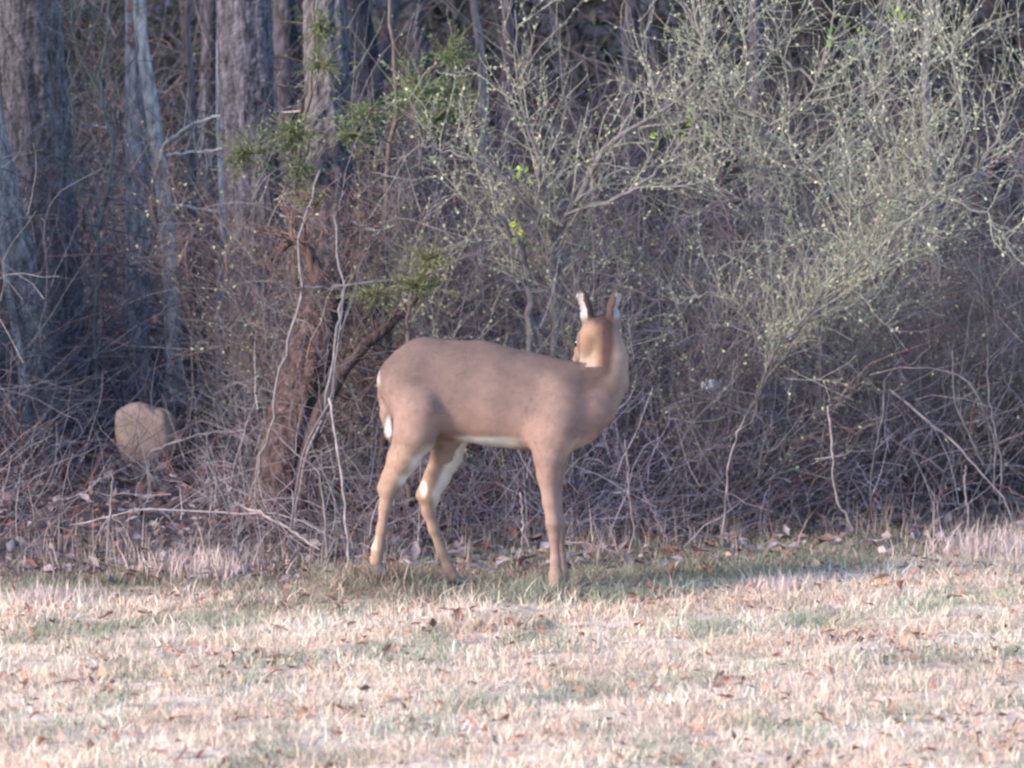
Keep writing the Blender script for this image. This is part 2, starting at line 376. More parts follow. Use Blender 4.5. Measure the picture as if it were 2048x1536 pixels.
# unseen evergreens added further left to shade the inside of the wood
for i, (ex, ey, eh, er, lab) in enumerate([(-4.1, 2.9, 5.2, .9, 'tall bushy unseen evergreen added for shade, nearest to the frame on the left'),
                                         (-5.2, 1.5, 4.2, .9, 'broad bushy unseen evergreen added for shade, middle of the three left of the frame'), (-6.8, 1.8, 5.0, 1.1, 'broad unseen evergreen added for shade at the far left of the wood edge')]):
    org = gpt(ex, ey); root = empty('shade_evergreen', org, lab, 'tree', 'unseen evergreens added for shade beyond the left')
    v, q, c = trunk_mesh(np.array([org + [0, 0, -.1 + (eh + .1) * k / 19] for k in range(20)]), np.linspace(.09, .01, 20), 10, (.09, .07, .065), .1, i)
    b = Buf(); b.add(v, q, None, c); b.build('trunk', M_bark, root, org)
    b = Buf(); m = 2600; zz = rng.uniform(0, 1, m) ** 1.25; az_ = rng.uniform(0, 6.283, m); rr = er * (1.05 - zz) * rng.uniform(.35, 1, m) ** .5 * (1 + .18 * np.sin(az_ * 3 + zz * 9))
    pp = org + np.stack([np.cos(az_) * rr, np.sin(az_) * rr, .25 + zz * (eh - .2)], 1)
    dd = np.stack([np.cos(az_), np.sin(az_), rng.normal(-.1, .5, m)], 1)
    b.leaves(pp, dd, rng.normal(0, 1, (m, 3)), rng.uniform(.2, .4, m), rng.uniform(.06, .15, m), np.array([.04, .06, .03]) * rng.uniform(.6, 1.5, (m, 1)), .12)
    b.build('crown', M_leaf, root, org)

# orange flaked patch on the straight slender trunk (its own bark plates)
st = [o for o in COL.objects if o.name == 'slender_tree'][0]
fb = Buf()
for k in range(46):
    px, py = 272 + rng.uniform(-17, 19), rng.uniform(-5, 84)
    p = P(px, py, 4.6) + np.array([0, -math.sqrt(max(0, W(22, 4.6) ** 2 - W(px - 272, 4.6) ** 2)) - .004, 0])
    fb.leaves(p[None], np.array([[rng.normal(0, .15), 0, -1.]]), np.array([[rng.normal(0, .4), -1, .2]]), rng.uniform(.02, .05), rng.uniform(.012, .024), np.array([.26, .13, .105]) * rng.uniform(.7, 1.3), .1)
fb.build('bark_flakes', M_deadleaf, st, np.array(st.location), kind='stuff')

def vines_and_dead_needles():
    root = LEANER; org = np.array(root.location)
    for ln, cc in (([(600, 1010, 1.75, 36), (628, 860, 1.75, 30), (690, 740, 1.8, 26), (770, 660, 1.85, 21), (840, 590, 1.9, 14)], (.06, .042, .042)),
                   ([(640, 560, 1.8, 30), (600, 480, 1.8, 24), (560, 500, 1.8, 16)], (.1, .062, .055))):
        p_, r_ = pxline(ln, 18, .004); b = Buf(); b.tubes(p_, r_, 9, cc)
        for a_, r2 in twig_off(p_, r_, 14, (.1, .35), .2, (0, 0, -.03), .3): b.tubes(a_, r2, 4, np.array(cc) * 1.3)
        b.build('branch', M_bark, root, org)
    b = Buf()                                  # rusty dead needles caught on its top
    n = 1500; ctr = np.array([P(px, py, 1.9) for px, py in ((690, 440), (640, 470), (720, 500), (610, 520), (660, 400), (700, 760), (640, 730))])
    p = ctr[rng.integers(0, len(ctr), n)] + rng.normal(0, 1, (n, 3)) * [.12, .08, .09]
    b.leaves(p, rng.normal(0, 1, (n, 3)) + [0, 0, -.3], rng.normal(0, 1, (n, 3)), rng.uniform(.03, .09, n), .004, np.array([.13, .085, .08]) * rng.uniform(.5, 1.5, (n, 1)))
    b.build('dead_needles', M_deadleaf, root, org, kind='stuff')
    for ln in ([(500, 1000, 1.5, 12), (540, 860, 1.5, 11), (560, 740, 1.55, 11), (600, 600, 1.6, 12), (600, 480, 1.7, 10), (640, 340, 1.8, 8)],
               [(590, 1050, 1.4, 11), (606, 930, 1.4, 11), (650, 820, 1.4, 11), (676, 660, 1.5, 11), (682, 560, 1.6, 10), (668, 430, 1.7, 8)]):
        p_, r_ = pxline(ln, 26, .006); b = Buf(); b.tubes(p_, r_ * .55, 5, (.17, .15, .15))
        for a_, r2 in twig_off(p_, r_, 10, (.06, .25), .25, (0, 0, -.02), .5): b.tubes(a_, r2 * .6, 3, (.15, .13, .13))
        b.build('vine', M_twig, root, org)
vines_and_dead_needles()

# ------------------------------------------------------------------ shrubs with opening buds
def shrub(label, base_px, Y, lines, twigs=(26, .12, .55), sub=5, bud=(.034, .0105), col=(.24, .2, .185), budcol=(.34, .38, .24), auto=0, autoH=(.8, 1.7), spread=.6, leafspots=(), name='budding_shrub', tint=0., up=.35, budf=1.0, group=None, k=5):
    org = ground_at(base_px, Y); root = empty(name, org, label, 'shrub', group)
    tb = Buf(); bb = Buf(); ntw = 0
    stems = []
    for ln in lines: stems.append(pxline(ln, 18, .007))
    for i in range(auto):
        d = np.array([rng.normal(0, spread), rng.normal(0, spread * .6), 1.0]); L = rng.uniform(*autoH)
        p0 = org + [rng.normal(0, .07), rng.normal(0, .07), -.03]
        stems.append((wander(p0, d, L, 12, .09, (0, 0, -.015)), np.linspace(rng.uniform(.004, .009), .0018, 12)))
    for p_, r_ in stems:
        sb = Buf(); sb.tubes(p_, r_ * .72 * (1 + .12 * rng.normal(0, 1, len(r_)).clip(-1.5, 1.5)), k + 1, np.asarray(col) * rng.uniform(.5, .8)); sb.build('stem', M_twig, root, org)
        L = np.linalg.norm(np.diff(p_, axis=0), axis=1).sum()
        t1 = twig_off(p_, r_, max(4, int(twigs[0] * L / 1.2)), (twigs[1], twigs[2]), .16, (0, 0, .03), .55, 7, .2, .8, up)
        t2 = []
        for a_, r2 in t1: t2 += twig_off(a_, r2, sub, (.05, .22), .18, (0, 0, .02), .7, 5, .15, .9, up)
        for n_, tws in ((7, t1), (5, t2)):
            pp = np.array([x[0] for x in tws]); rr = np.array([x[1] for x in tws])
            tb.tubes(pp, np.maximum(rr * .7, .0011), 3, (np.asarray(col) * (1 - tint) + np.asarray(budcol) * .85 * tint) * rng.uniform(.75, 1.35, (len(tws), 1)))
        buds_on(bb, t1 + t2[::3], bud[0] / budf, bud[1], budcol)
    tb.build('twigs', M_twig, root, org, kind='stuff')
    if bb.n: bb.build('buds', M_leaf, root, org, kind='stuff')
    for (px, py, YY, sp, n, cc) in leafspots:
        lb = Buf(); c0 = P(px, py, YY); p = c0 + rng.normal(0, 1, (n, 3)) * W(sp, YY) * .45
        lb.leaves(p, rng.normal(0, 1, (n, 3)) + [0, 0, -.2], rng.normal(0, 1, (n, 3)) + [0, -1, .5], rng.uniform(.025, .045, n), rng.uniform(.01, .018, n), np.asarray(cc) * rng.uniform(.75, 1.25, (n, 1)), .15)
        lb.tubes(np.array([c0 + [0, .05, -.06], c0, c0 + [.01, 0, .04]]), np.array([.003, .002, .001]), 4, col)
        lb.build('young_leaves', M_leaf, root, org)
    return root
YG = (.3, .42, .08); LG = (.2, .33, .09)
shrub('large pale budding shrub leaning up to the right, rooted right of the deer\'s chest', 1490, 2.3,
      [[(1480, 860, 2.3, 9), (1530, 750, 2.3, 10), (1600, 640, 2.2, 10), (1710, 530, 2.1, 10), (1820, 440, 2.0, 9), (1890, 380, 1.95, 8)],
       [(1490, 860, 2.35, 7), (1520, 760, 2.35, 7), (1570, 660, 2.3, 8), (1640, 600, 2.2, 8), (1740, 520, 2.1, 7), (1800, 430, 2.0, 6), (1820, 300, 2, 4)],
       [(1470, 870, 2.25, 7), (1540, 740, 2.2, 7), (1590, 680, 2.2, 7), (1660, 560, 2.1, 7), (1700, 440, 2.0, 6), (1690, 320, 2, 4)],
       [(1500, 850, 2.2, 8), (1560, 690, 2.1, 8), (1680, 590, 2.0, 7), (1760, 545, 1.9, 5)],
       [(1890, 380, 1.95, 10), (1850, 310, 1.9, 8), (1830, 200, 1.9, 7), (1870, 60, 1.9, 4)],
       [(1890, 380, 1.95, 10), (1960, 330, 1.9, 8), (2010, 240, 1.9, 6), (2050, 120, 1.9, 4)],
       [(1880, 390, 1.95, 9), (1950, 415, 1.9, 8), (2000, 460, 1.9, 6), (2020, 490, 1.85, 4)],
       [(1850, 420, 2, 9), (1780, 390, 1.95, 8), (1700, 410, 1.9, 7), (1610, 330, 1.9, 5), (1570, 360, 1.9, 3)],
       [(1860, 400, 2, 8), (1800, 300, 1.95, 7), (1740, 260, 1.9, 6), (1720, 120, 1.9, 4)],
       [(1880, 370, 1.95, 8), (1930, 250, 1.9, 7), (1900, 120, 1.9, 5), (1960, 0, 1.9, 4)],
       [(1530, 750, 2.3, 10), (1500, 640, 2.25, 9), (1420, 590, 2.2, 7), (1350, 610, 2.2, 4)]],
      twigs=(30, .1, .5), sub=5, col=(.24, .22, .215), budcol=(.37, .385, .27), tint=.45, leafspots=[(1800, 20, 1.9, 40, 14, YG), (1690, 45, 1.9, 50, 16, LG)])
shrub('dense pale budding shrub spreading across the upper middle, behind the yellow leaf', 1110, 2.2,
      [[(1110, 720, 2.2, 26), (1105, 600, 2.2, 24), (1110, 480, 2.1, 22), (1150, 400, 2.0, 17), (1220, 290, 1.9, 14), (1340, 210, 1.9, 8), (1400, 150, 1.9, 5)],
       [(1100, 560, 2.1, 16), (1080, 440, 2.0, 14), (1080, 340, 1.9, 11), (1040, 200, 1.9, 8), (1030, 20, 1.9, 5)],
       [(1110, 480, 2.1, 14), (1060, 420, 2, 11), (980, 330, 1.9, 9), (900, 310, 1.9, 6), (840, 290, 1.9, 4)],
       [(1130, 430, 2, 12), (1240, 390, 1.9, 10), (1330, 330, 1.9, 8), (1400, 230, 1.9, 6), (1440, 100, 1.9, 4)],
       [(1060, 720, 2.1, 22), (1056, 600, 2.1, 20), (1050, 520, 2.1, 18), (1000, 440, 2, 12), (950, 430, 2, 6)]],
      twigs=(30, .1, .5), sub=5, col=(.22, .195, .2), budcol=(.33, .35, .23), tint=.3, budf=1.25, auto=2, autoH=(1.0, 1.6), spread=.4,
      leafspots=[(1035, 468, 1.8, 12, 9, (.38, .41, .07)), (1030, 448, 1.8, 11, 7, (.38, .41, .07)), (1040, 350, 1.9, 18, 8, YG), (1316, 265, 1.9, 26, 10, YG), (1398, 248, 1.9, 42, 16, YG)])
shrub('pale arching shrub at the top right with curved budding stems', 1640, 3.0,
      [[(1640, 860, 3.0, 16), (1640, 600, 3.0, 14), (1600, 350, 2.8, 12), (1480, 220, 2.6, 10), (1400, 60, 2.5, 8), (1380, -60, 2.5, 6)],
       [(1480, 220, 2.6, 10), (1560, 240, 2.5, 9), (1620, 190, 2.5, 8), (1660, 80, 2.5, 7), (1665, -40, 2.5, 5)],
       [(1500, 240, 2.6, 9), (1490, 120, 2.5, 7), (1490, -40, 2.5, 5)],
       [(1600, 350, 2.8, 10), (1720, 200, 2.6, 9), (1780, 130, 2.5, 8), (1800, 0, 2.5, 6)],
       [(1600, 350, 2.8, 9), (1500, 330, 2.6, 8), (1420, 260, 2.6, 6), (1330, 180, 2.6, 4)],
       [(1640, 500, 2.9, 10), (1560, 420, 2.7, 8), (1460, 400, 2.6, 6), (1380, 330, 2.6, 4)],
       [(1650, 180, 2.5, 9), (1560, 100, 2.5, 7), (1540, -20, 2.5, 5)]],
      twigs=(30, .1, .5), sub=5, col=(.24, .22, .21), budcol=(.37, .385, .28), tint=.45, auto=2, autoH=(1.3, 2.1), spread=.3)
shrub('greyish green budding shrub at the upper left, between the thickest pine and the slender trunk', 190, 3.4,
      [[(200, 820, 3.6, 14), (190, 500, 3.6, 12), (230, 300, 3.6, 11), (170, 130, 3.6, 9), (130, -20, 3.6, 6)],
       [(230, 300, 3.6, 10), (200, 160, 3.6, 8), (230, -20, 3.6, 6)], [(190, 480, 3.6, 9), (150, 330, 3.6, 8), (140, 100, 3.6, 6)]],
      twigs=(14, .1, .4), sub=4, col=(.15, .155, .15), budcol=(.17, .22, .15), budf=.6)
shrub('bare twiggy shrub standing behind the deer\'s back', 930, 2.4, [], twigs=(26, .1, .42), sub=5, col=(.145, .12, .125), auto=9, autoH=(.8, 1.5), spread=.5, budcol=(.33, .36, .22), budf=.3)
shrub('tangled bare shrub between the budding shrub and the deer\'s chest', 1330, 2.3, [], twigs=(26, .1, .42), sub=5, col=(.165, .14, .14), auto=10, autoH=(.6, 1.3), spread=.7, budcol=(.34, .4, .22), budf=.22)
shrub('low dull shrub right of the leaning budding stem', 1760, 2.9, [], twigs=(26, .1, .42), sub=5, col=(.13, .108, .118), auto=12, autoH=(.7, 1.3), spread=.6, budf=.04)
shrub('grey tangled shrub at the right edge of the wood', 1990, 3.1, [], twigs=(26, .1, .42), sub=5, col=(.145, .12, .125), auto=12, autoH=(.7, 1.5), spread=.6, budf=.05)
shrub('wispy brown shrub in front of the pines, left of the dead trunk', 560, 2.9, [], twigs=(22, .1, .42), sub=5, col=(.15, .11, .108), auto=8, autoH=(.8, 1.6), spread=.5, budf=.08)
shrub('wispy shrub under the green sprays above the deer\'s rump', 790, 2.7, [], twigs=(26, .1, .42), sub=5, col=(.15, .112, .112), auto=10, autoH=(.9, 1.7), spread=.5, budf=.12)

# ------------------------------------------------------------------ evergreen saplings
def evergreen(label, base_px, Y, stem, sprays, col):
    org = ground_at(base_px, Y); root = empty('evergreen_sapling', org, label, 'sapling')
    p_, r_ = pxline(stem, 24, .006); b = Buf(); b.tubes(p_, r_, 6, (.11, .085, .08)); b.build('stem', M_twig, root, org)
    for (px, py, rx, ry, n) in sprays:
        c0 = P(px, py, Y - .2); j = int(np.argmin(np.linalg.norm(p_ - c0 - [0, 0, -.15], axis=1)))
        b = Buf(); br = spline([list(p_[j]) , list((p_[j] + c0) / 2 + [0, 0, -.02]), list(c0)], 8); b.tubes(br, np.linspace(.004, .0015, 8), 4, (.2, .15, .13))
        tips = []
        for k in range(60):
            d = np.array([rng.normal() * rx, rng.normal() * 20, rng.normal() * ry]); e_ = c0 + d * W(1, Y) * .75
            tw = spline([list(c0), list((c0 + e_) / 2 + rng.normal(0, .008, 3)), list(e_)], 6); b.tubes(tw, np.linspace(.002, .001, 6), 3, (.2, .17, .1)); tips.append(tw)
        m = n * 24; tw = np.array(tips)[rng.integers(0, 60, m)]; f = rng.uniform(.1, 1, m) * 5; i0 = np.minimum(f.astype(int), 4); g = (f - i0)[:, None]
        pos = tw[np.arange(m), i0] * (1 - g) + tw[np.arange(m), i0 + 1] * g
        d = (tw[:, -1] - tw[:, 0]); d = d / (np.linalg.norm(d, axis=1, keepdims=True) + 1e-9) + rng.normal(0, .6, (m, 3))
        b.leaves(pos, d, rng.normal(0, 1, (m, 3)), rng.uniform(.010, .028, m), rng.uniform(.003, .006, m), np.asarray(col) * rng.uniform(.6, 1.45, (m, 1)), .1)
        b.build('spray', M_leaf, root, org)
evergreen('tall evergreen sapling with bright green sprays above the deer\'s rump', 760, 2.5,
          [(760, 1000, 2.5, 16), (775, 700, 2.5, 14), (770, 420, 2.5, 12), (790, 200, 2.5, 10), (780, -40, 2.5, 7)],
          [(835, 185, 56, 44, 80), (870, 235, 40, 22, 34), (900, 110, 34, 50, 40), (735, 225, 46, 22, 30), (905, 190, 40, 40, 30), (700, 270, 40, 30, 24)], (.155, .21, .105))
evergreen('evergreen sapling with olive green sprays in front of the big furrowed pine', 590, 2.6,
          [(590, 1000, 2.6, 14), (596, 700, 2.6, 12), (590, 400, 2.6, 10), (620, 180, 2.6, 8), (630, -20, 2.6, 6)],
          [(590, 265, 60, 34, 66), (490, 305, 50, 32, 56), (600, 335, 34, 26, 34), (640, 55, 28, 40, 40), (640, 130, 40, 30, 24), (625, 400, 34, 20, 20)], (.16, .195, .1))
evergreen('short evergreen sapling with yellowish sprays just above the deer\'s rump', 815, 1.7,
          [(815, 1010, 1.7, 12), (810, 800, 1.7, 10), (825, 560, 1.7, 7)], [(840, 570, 56, 30, 44), (750, 590, 44, 22, 26), (860, 520, 40, 24, 26)], (.18, .19, .095))

# ------------------------------------------------------------------ brush nobody could count
def brush(name, n, xr, yr, hr, Lr, r, col, flat=.6, npt=6, wd=.22, seed=0, k=3, colvar=.3):
    g = np.random.default_rng(seed); b = Buf()
    x = g.uniform(*xr, n); y = g.uniform(*yr, n); keep = y > bank_y(np.clip(x, -3, 3)) - .1 + .25 * g.normal(0, 1, n)
    keep &= fbm(x, y * .6, 200 + seed, .8, 3) + g.normal(0, .35, n) > -.18
    x = x[keep]; y = y[keep]; n = len(x)
    z = ground_z(x, y) + g.uniform(0, 1, n) ** 1.3 * g.uniform(hr[0], hr[1], n)
    if name in ('low', 'left'):
        k_ = ~((x > -1.85) & (x < -1.2) & (y > 1.2) & (y < 3.3)) | (g.uniform(0, 1, n) < .5); x, y, z = x[k_], y[k_], z[k_]; n = len(x)
        z = np.where((x > -1.85) & (x < -1.2) & (y > 1.2) & (y < 3.3), ground_z(x, y) + g.uniform(0, .05, n), z)
    p = np.stack([x, y, z], 1); d = g.normal(0, 1, (n, 3)); d[:, 2] = np.abs(d[:, 2]) * g.uniform(.3, 2.2, n) - (1 - flat) * .2
    d /= np.linalg.norm(d, axis=1, keepdims=True); L = g.uniform(*Lr, n) / (npt - 1); pts = [p]
    for i in range(npt - 1):
        d = d + g.normal(0, wd, (n, 3)); d /= np.linalg.norm(d, axis=1, keepdims=True); p = p + d * L[:, None]; pts.append(p)
    pts = np.stack(pts, 1); rad = (r * g.uniform(.5, 1.6, n))[:, None] * np.linspace(1, .4, npt)[None]
    c = np.asarray(col)[g.integers(0, len(col), n)] * (1 + g.normal(0, colvar, (n, 1)))
    b.tubes(pts, rad, k, np.clip(c, .02, .6)); return b
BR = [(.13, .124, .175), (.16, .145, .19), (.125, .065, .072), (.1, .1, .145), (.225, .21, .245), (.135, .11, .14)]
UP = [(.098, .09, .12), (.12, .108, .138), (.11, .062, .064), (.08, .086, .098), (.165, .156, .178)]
b = brush('low', 5400, (-4.0, -.3), (.9, 4.2), (0, .3), (.12, .5), .0017, [(.19, .165, .195), (.23, .195, .22), (.15, .075, .07), (.29, .26, .28)], seed=41)
b.build('undergrowth', M_twig, label='tangled brown twigs covering the bank left of the deer', kind='stuff')
b = brush('right', 16000, (-.5, 3.9), (1.6, 4.8), (0, .75), (.12, .5), .0017, BR, seed=42)
b.build('undergrowth', M_twig, label='tangled greyish purple twigs filling the thicket right of the deer', kind='stuff')
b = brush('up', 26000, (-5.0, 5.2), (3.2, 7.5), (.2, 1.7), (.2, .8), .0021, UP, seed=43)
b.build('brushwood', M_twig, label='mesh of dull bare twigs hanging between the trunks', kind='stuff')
NEW = [(.185, .187, .165), (.215, .21, .185), (.165, .145, .17), (.15, .13, .16), (.13, .075, .075), (.21, .195, .2)]
b = brush('mid', 11500, (-1.05, 3.7), (2.0, 4.3), (.75, 1.75), (.15, .6), .0016, NEW, seed=48, wd=.16)
b.build('brushwood', M_twig, label='tangle of greyish green and mauve twigs merging the budding shrubs', kind='stuff')
g = np.random.default_rng(52); V_ = np.concatenate(b.v); m = 19000; p = V_[g.integers(0, len(V_), m)]
p = p[(fbm(p[:, 0], p[:, 2], 53, 1.1, 3) + .8 * (p[:, 2] - .95) + g.normal(0, .25, len(p))) > .1]; m = len(p); b = Buf()
b.leaves(p, g.normal(0, 1, (m, 3)), g.normal(0, 1, (m, 3)), g.uniform(.007, .019, m), g.uniform(.004, .011, m), np.array([.3, .34, .18]) * g.uniform(.55, 1.3, (m, 1)), .3)
b.build('leaf_buds', M_leaf, label='tiny yellow green leaf buds opening all over the upper brush', kind='stuff')
b = brush('veil', 420, (-1.25, -.35), (1.25, 1.8), (.05, 1.2), (.15, .55), .0014, UP + [(.2, .18, .18)], seed=51)
b.build('brushwood', M_twig, label='thin twigs veiling the leaning pine left of the deer', kind='stuff')
b = brush('front', 3600, (-.1, 2.6), (1.75, 2.7), (.25, 1.35), (.12, .45), .0014, BR, seed=50)
b.build('brushwood', M_twig, label='fine mauve twigs in front of the budding shrubs\' stems', kind='stuff')
b = brush('left', 1700, (-2.6, -.5), (1.9, 3.6), (.3, 1.6), (.2, .7), .0016, UP + [(.22, .2, .2)], seed=49)
b.build('brushwood', M_twig, label='thin pale twigs crossing in front of the pines', kind='stuff')
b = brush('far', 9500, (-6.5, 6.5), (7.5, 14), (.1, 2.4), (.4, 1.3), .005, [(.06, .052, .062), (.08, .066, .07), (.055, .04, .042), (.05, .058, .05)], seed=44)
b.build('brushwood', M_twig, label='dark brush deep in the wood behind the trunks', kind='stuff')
b = Buf()  # loose dark leaves added to darken the far end of the wood
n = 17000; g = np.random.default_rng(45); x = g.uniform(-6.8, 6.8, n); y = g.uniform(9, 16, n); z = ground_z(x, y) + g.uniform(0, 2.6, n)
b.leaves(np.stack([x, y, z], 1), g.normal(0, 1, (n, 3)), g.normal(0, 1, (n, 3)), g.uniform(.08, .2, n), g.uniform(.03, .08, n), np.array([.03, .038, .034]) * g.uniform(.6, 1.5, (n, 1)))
b.build('far_foliage', M_leaf, label='dark evergreen leaves added to darken the back of the wood', kind='stuff')

# leaf litter on the bank
n = 27000; g = np.random.default_rng(46); x = g.uniform(-5, 5, n); y = g.uniform(.4, 9, n)
k_ = y > bank_y(np.clip(x, -3, 3)) - .5 + .4 * g.normal(0, 1, n); x = x[k_]; y = y[k_]; n = len(x)
lc = np.array([(.18, .14, .16), (.23, .17, .175), (.17, .08, .07), (.22, .195, .225), (.31, .26, .27)])[g.integers(0, 5, n)] * g.uniform(.6, 1.25, (n, 1))
b = Buf(); b.leaves(np.stack([x, y, ground_z(x, y) + .015 + g.uniform(0, .03, n)], 1), g.normal(0, 1, (n, 3)) * [1, 1, .35], g.normal(0, .5, (n, 3)) + [0, 0, 1], g.uniform(.03, .075, n), g.uniform(.018, .045, n), lc, .2)
b.build('leaf_litter', M_deadleaf, label='carpet of dull brown fallen leaves on the wood bank', kind='stuff')

# ------------------------------------------------------------------ stalks, canes, fallen branches
def stick(name, label, cat, line, col, n=20, twigs=0, Lr=(.05, .2), group=None, jit=.0025, sides=6):
    p_, r_ = pxline(line, n, jit); j = int(np.argmin(p_[:, 2])); org = p_[j].copy()
    r_ = r_ * .54 * (1 + .18 * rng.normal(0, 1, n).clip(-1.5, 1.5)); col = np.asarray(col) * rng.uniform(.45, .75) * [.97, .97, 1.06]
    b = Buf(); b.tubes(p_, r_, sides, col[None] * (1 + .15 * rng.normal(0, 1, (1, n, 1))))
    root = b.build(name, M_twig, None, org, label, cat, group)
    if twigs:
        for a_, r2 in twig_off(p_, r_, twigs, Lr, .18, (0, 0, 0), .5): t = Buf(); t.tubes(a_, r2, 4, np.asarray(col) * .95); t.build('twig', M_twig, root, org)
PALE = (.33, .275, .25); CANE = (.27, .225, .22); ASH = (.16, .145, .155)
stick('dead_stalk', 'pale straight broken stalk standing left of the deer\'s hind legs', 'stalk', [(697, 1135, .7, 10), (692, 1040, .7, 10), (676, 900, .72, 10), (658, 796, .75, 11)], PALE)
stick('dead_stalk', 'bent pale cane arching between the dead trunk and the straight broken stalk', 'stalk', [(654, 1110, .8, 9), (648, 1010, .8, 8), (636, 945, .8, 8), (590, 905, .85, 7), (536, 850, .9, 6)], CANE, twigs=4)
stick('dead_stalk', 'long thin cane rising in front of the dead trunk', 'stalk', [(582, 1060, .9, 8), (592, 980, .9, 8), (616, 880, .95, 8), (660, 800, 1.0, 8), (676, 690, 1.05, 7), (690, 560, 1.1, 5)], CANE, twigs=8)
stick('dead_stalk', 'short leaning pale stalk at the far left grass edge', 'stalk', [(112, 1170, .3, 9), (104, 1120, .3, 9), (94, 1088, .3, 8)], PALE)
stick('dead_stalk', 'upright pale stalk in the left brush below the boulder', 'stalk', [(215, 1140, .9, 8), (216, 1080, .9, 8), (222, 1010, .9, 8), (224, 950, .9, 7)], CANE, twigs=3)
stick('dead_stalk', 'curved cane left of the upright stalk below the boulder', 'stalk', [(186, 1120, 1.0, 9), (196, 1070, 1.0, 8), (222, 1030, 1.0, 7)], CANE)
stick('dead_stalk', 'thin crooked stalk rising from the pale grass tuft', 'stalk', [(480, 1140, .8, 7), (470, 1060, .8, 7), (440, 980, .85, 7), (416, 900, .9, 7), (415, 860, .9, 5)], ASH, twigs=3)
stick('dead_stalk', 'thin upright stalk directly above the pale grass tuft', 'stalk', [(418, 1130, .7, 7), (420, 1050, .7, 6), (424, 980, .7, 5)], CANE)
stick('dead_stalk', 'whitish upright stalk with a snapped top in the right thicket', 'stalk', [(1708, 1060, 1.9, 8), (1672, 990, 1.9, 9), (1664, 900, 1.9, 9), (1656, 812, 1.9, 9)], PALE)
stick('dead_stalk', 'tall thin pale stalk leaning right of the deer\'s chest, reaching the grass', 'stalk', [(1445, 1090, 1.5, 8), (1452, 1000, 1.5, 8), (1462, 910, 1.5, 7), (1490, 830, 1.5, 6)], CANE, twigs=2)
stick('dead_stalk', 'short leaning stalk right of the deer\'s front legs', 'stalk', [(1336, 1082, 1.3, 8), (1314, 1040, 1.3, 7), (1290, 990, 1.3, 6)], CANE)
stick('dead_stalk', 'pale cane rising behind the deer\'s front legs', 'stalk', [(1272, 1080, 1.3, 10), (1258, 1000, 1.3, 9), (1256, 930, 1.3, 8), (1250, 880, 1.3, 6)], CANE)
stick('dead_stalk', 'mauve cane standing in the middle of the right thicket', 'stalk', [(1740, 1040, 2.0, 8), (1746, 930, 2.0, 9), (1766, 830, 2.0, 9), (1772, 760, 2.0, 8), (1800, 720, 2.0, 5)], ASH, twigs=4)
stick('dead_stalk', 'short pale upright stick behind the deer\'s belly', 'stalk', [(1044, 1090, 1.0, 8), (1046, 1040, 1.0, 8), (1040, 985, 1.0, 6)], PALE)
stick('dead_stalk', 'short pale upright stalk in front of the right dry tuft', 'stalk', [(1988, 1106, .9, 8), (1993, 1060, .9, 8), (1995, 1030, .9, 7)], PALE)
stick('dead_stalk', 'upright pale stalk in the right thicket, directly behind the right dry tuft', 'stalk', [(1938, 1050, 1.8, 8), (1930, 970, 1.8, 8), (1932, 930, 1.8, 6)], CANE)
stick('bramble_cane', 'arching bramble cane at the right crossing down from left to right', 'cane', [(1780, 780, 2.1, 8), (1830, 820, 2.0, 9), (1900, 880, 1.9, 9), (1955, 940, 1.8, 7), (2010, 1000, 1.7, 6), (2030, 1060, 1.6, 5)], ASH, twigs=5)
stick('bramble_cane', 'steep bramble cane at the right edge bending to the left', 'cane', [(2000, 1010, 1.8, 9), (2004, 930, 1.8, 9), (1990, 860, 1.8, 9), (1978, 780, 1.8, 8), (1975, 690, 1.8, 6)], ASH, twigs=5)
stick('bramble_cane', 'dark bramble cane left of the steep one, leaning to the upper left', 'cane', [(1968, 930, 2, 10), (1934, 860, 2, 9), (1908, 790, 2, 9), (1905, 700, 2, 7)], ASH, twigs=5)
stick('bramble_cane', 'thin arched cane looping over the lower right thicket', 'cane', [(2048, 1000, 2, 8), (1990, 985, 1.9, 8), (1990, 880, 1.9, 8), (1930, 760, 1.9, 8), (1820, 735, 1.9, 7), (1740, 750, 2.0, 6)], ASH, twigs=6)
stick('fallen_branch', 'pale forked branch lying on the bank right of the boulder', 'branch', [(300, 905, 2.6, 12), (350, 885, 2.6, 12), (410, 868, 2.6, 10), (490, 860, 2.6, 7)], (.38, .34, .33), twigs=5)
stick('fallen_branch', 'long thin branch lying level below the boulder', 'branch', [(140, 1050, 1.3, 7), (215, 1035, 1.3, 8), (290, 1018, 1.3, 9), (420, 1025, 1.3, 9), (560, 1030, 1.25, 8), (650, 1065, 1.2, 6)], (.38, .33, .31), twigs=6)
stick('fallen_branch', 'thick pale branch slanting down to the grass left of the deer', 'branch', [(470, 1005, 1.2, 9), (530, 1030, 1.1, 11), (590, 1066, 1.0, 12), (640, 1100, .9, 9)], PALE, twigs=6)
stick('fallen_branch', 'grey branch lying behind the slender trunks, leaning up to the right', 'branch', [(340, 720, 3.6, 12), (400, 690, 3.4, 13), (460, 645, 3.2, 13), (490, 600, 3.0, 9), (530, 510, 3.0, 6)], (.24, .2, .2), twigs=5)
stick('fallen_branch', 'thin pale branch lying in the grass right of the deer\'s front hooves', 'branch', [(1130, 1082, 1.0, 8), (1190, 1092, .95, 7), (1240, 1108, .9, 5)], PALE, twigs=2)
stick('fallen_branch', 'curved bare branch hanging in front of the big furrowed pine', 'branch', [(560, 430, 2.6, 9), (620, 436, 2.5, 9), (700, 440, 2.4, 9), (740, 460, 2.4, 8), (790, 450, 2.3, 5)], (.4, .36, .36), twigs=6)
